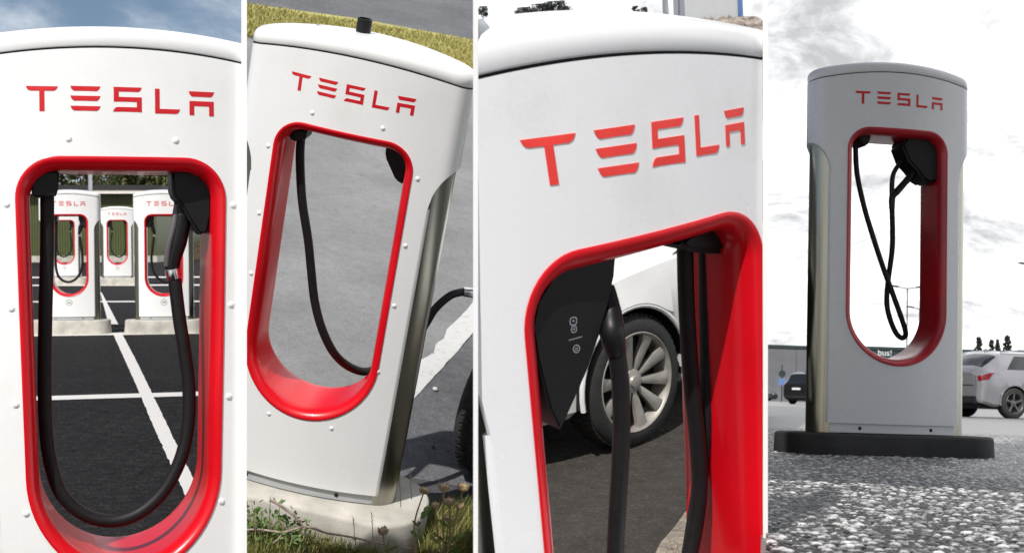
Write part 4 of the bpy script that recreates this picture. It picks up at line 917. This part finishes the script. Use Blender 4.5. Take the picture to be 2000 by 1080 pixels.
c_ = car('parked_car', 'white saloon car with pale multi-spoke alloy wheels behind the charging post', 'car', 'sedan', 'carwhite', place_car(3, wc3, (S['wh'][1]*.87, (S['w']-.02)*.87, 0), math.atan2(-.66, -.75)) @ Matrix.Scale(.87, 4), 5, 'rim', True); clip(c_, [(932, 1), (1492, -1)])
p = bdist(4, 1980, 31); car('parked_car', 'silver estate car with roof rails parked beyond the shaded post', 'car', 'estate', 'carsilver', place_car(4, p, (SPEC['estate']['wh'][0], -.85, 0), math.atan2(.36, .93)), 5, 'rim_dark')
p = bdist(4, 1533, 76); car('parked_car', 'black tall car with red tail lamps parked before the grey wall', 'car', 'suv', 'carblack', place_car(4, p, (0, .7, 0), math.atan2(.72, .70)), 5, 'rim')
p = bdist(4, 1507, 140); car('parked_car', 'small dark car far off by the grey wall', 'car', 'estate', 'carblack', place_car(4, p, (4.2, 0, 0), math.atan2(-.5, .85)), 5, 'rim')
# wheel of the car that is charging in the second forecourt
wp = gp(2, 914, 905)
wt = thing('car_wheel', 'black car tyre on the asphalt at the end of the charging cable', 'wheel', at(2, wp, R_(-18)))
ww = wheel(wt, Vector((0, 0, 0)), 1, .33, .23, 5, 'rim_dark'); ww.matrix_basis = Matrix.Translation((0.11, 0, .345)) @ Matrix.Rotation(R_(90), 4, 'Z')

# ------------------------------------------------------------------ third bay: gravel, bushes, pole, container on the crest
sheet('gravel_patch', 3, [(1262, 1120), (1290, 1062), (1318, 1030), (1340, 1000), (1362, 985), (1385, 968), (1420, 960), (1480, 1120)], 'gravel', .006)
r = np.random.default_rng(9)
for i in range(60):
    u, v = 1270+140*r.random(), 985+110*r.random()
    if v < 1120-(u-1262)*1.15: continue
    s = .012+.02*r.random()**2; bm = bmesh.new(); bmesh.ops.create_icosphere(bm, subdivisions=1, radius=s)
    for v_ in bm.verts: v_.co = Vector((v_.co.x, v_.co.y*.8, v_.co.z*.6))*(1+.4*(r.random()-.5))
    me = bpy.data.meshes.new('stone'); bm.to_mesh(me); bm.free(); tag(obj('stone', me, 'pebble' if r.random() < .3 else 'gravel', mw=at(3, gp(3, u, v)+Vector((0, 0, s*.45)), r.random()*3)), 'small pale stone lying on the gravel by the white car', 'stone', 'stones on the gravel patch')
for i, (u, top, R, n) in enumerate(((950, 22, .14, 500), (1030, 24, .30, 1300), (1064, 17, .36, 1600), (1090, 12, .34, 1600), (1108, 24, .24, 900), (1245, 22, .12, 400), (1262, 24, .12, 400))):
    p = bdist(3, u, 36.0)
    d_ = BR[3].T @ pix(u, top-9); s_ = p.y/d_[1]; H = BH[3]+d_[2]*s_
    tree('round_bush', 'dark leafy bush in the clump on the crest behind the white post' if i in (1, 2, 3, 4) else 'small lone dark bush on the crest behind the white post', at(3, p), max(H, .4), R, n*5, .022, 'leaf_dark', 'bushes on the crest', 60+i, trunk=.03, low=.1)
p = bdist(3, 1303, 37); lamp('grey steel pole rising behind the cap of the white post', at(3, p), 4.2, (1,), name='steel_pole', r=.085)
x0 = bdist(3, 1339, 37).x; x1 = bdist(3, 1494, 34).x
mb = MB(); prof = []
nb = 24; rows = []
for j in range(7):
    y = 31+6*j/6; rows.append([(x0+.1+(x1-x0-.1)*i/nb, y, (.0 if j == 0 else (.1+.42*math.sin(min(1, j/4)*1.57))*(min(1, i/5))*(.9+.25*rng.random()))-.02) for i in range(nb+1)])
mb.rings(rows, False); eb = struct(obj('earth_bank', fix(mb.mesh('earth_bank'), angle=80), 'snowbank', mw=BAY[3])); clip(eb, [(1493, -1)])
ct = thing('pale_container', 'pale ribbed container standing on the brown bank, blue sheet at its end', 'container', at(3, Vector((x0+.05, 37.2, 0)), R_(0)))
n = 40; Lc = x1-x0; pts = []
for i in range(n): a = Lc*i/n; s = Lc/n; pts += [(a, 0), (a+s*.45, 0), (a+s*.55, -.03), (a+s*.9, -.03)]
mb = MB(); mb.rings([[(x, y+.0*x, .0) for x, y in pts], [(x, y, 2.6) for x, y in pts]], False); mb.add([(0, 0, 0), (0, 2.4, 0), (0, 2.4, 2.6), (0, 0, 2.6)], [(0, 1, 2, 3)]); obj('wall', mb.mesh('wall'), 'wall_pale', ct)
mb = MB(); mb.box((-.04, -.06, 2.601), (Lc, 2.5, 2.70)); obj('roof', fix(mb.mesh('roof')), 'wall_pale', ct)
mb = MB(); mb.box((Lc-.13, -.07, .5), (Lc-.0, -.035, 2.55)); obj('blue_sheet', fix(mb.mesh('blue_sheet')), 'blue', ct); clip(ct, [(1000, 1), (1493, -1)])

# ------------------------------------------------------------------ fourth bay: buildings, lamps, sign, conifers
def flat_building(label, u0, u1, d, H, mat, panel, text=None):
    a, b = bdist(4, u0, d), bdist(4, u1, d); t = thing('flat_building', label, 'building', BAY[4] @ Matrix.Translation((a.x, d, 0))); Lb = b.x-a.x; n = max(1, int(Lb/panel))
    for i in range(n): obj('wall_panel', fix(MB().box((Lb*i/n+.02, 0, 0), (Lb*(i+1)/n-.02, .3, H-.35)).mesh('wall_panel'), bev=.02), mat, t)
    obj('core', MB().box((.0, .05, 0), (Lb, 20, H-.34)).mesh('core'), 'wall_dark', t)
    obj('parapet', fix(MB().box((-.1, -.12, H-.339), (Lb+.1, 20, H)).mesh('parapet')), 'wall_dark', t)
    if text:
        s, u, v, sz, m_ = text; p = bdist(4, u, d); dd = BR[4].T @ pix(u, v); z = H4+dd[2]*(d/dd[1]); me = text_mesh(s, sz); me.transform(Matrix.Scale(20, 4, (0, 0, 1)))
        o = obj('sign_letters', me, m_, t); o.matrix_basis = Matrix.Translation((p.x-a.x, -.04, z)) @ Matrix.Rotation(R_(90), 4, 'X')
    return t
def htop(u, v, d): dd = BR[4].T @ pix(u, v); return H4+dd[2]*(d/dd[1])
flat_building('long grey panelled building behind the black tall car', 1440, 1668, 150, htop(1540, 674, 150), 'wall_grey', 3.0)
flat_building('low dark building with pale bus! lettering behind the silver car', 1670, 2250, 152, htop(1850, 681, 152), 'wall_dark', 6.0, ('bus!', 1727, 689, .95, 'wall_pale'))
lamp('tall double-headed lamp standing beyond the shaded post, taller of two', BAY[4] @ Matrix.Translation(bdist(4, 1770, 100)), htop(1770, 562, 100), (-1, 1), mat='wall_dark', r=.06)
lamp('thin distant lamp partly behind the red liner of the shaded post', BAY[4] @ Matrix.Translation(bdist(4, 1794, 125)), htop(1794, 602, 125), (-1, 1), mat='wall_dark', r=.06, arm=1.0)
lamp('lamp whose head peeks in above the silver estate car', BAY[4] @ Matrix.Translation(bdist(4, 2030, 90)), htop(2030, 519, 90), (-1,), mat='wall_dark', r=.07, arm=1.15)
sg = thing('road_sign', 'slim sign post with round and square plates by the grey wall', 'sign', BAY[4] @ Matrix.Translation(bdist(4, 1526.5, 120)))
mb = MB(); mb.tube([(0, 0, 0), (0, 0, 3.1)], .05, 8); obj('post', fix(mb.mesh('post')), 'wall_dark', sg)
mb = MB(); lathe_y(mb, [(.001, -.08), (.30, -.08), (.30, -.05), (.001, -.05)], 20); o = obj('round_plate', fix(mb.mesh('round_plate')), 'wall_dark', sg); o.matrix_basis = Matrix.Translation((0, 0, 2.35))
obj('square_plate', fix(MB().box((-.3, -.08, 1.4), (.3, -.05, 1.95)).mesh('square_plate')), 'blue', sg)
for i, (u, v, R) in enumerate(((1911, 659, .75), (1936, 664, .62), (1948, 664, .5), (1967, 656, .8))):
    tree('conifer_tree', 'slim dark ragged conifer before the dark building', BAY[4] @ Matrix.Translation(bdist(4, u, 112)), htop(u, v, 112), R, 7000, .085, 'leaf_dark', 'conifers before the dark building', 90+i, True, low=.05)
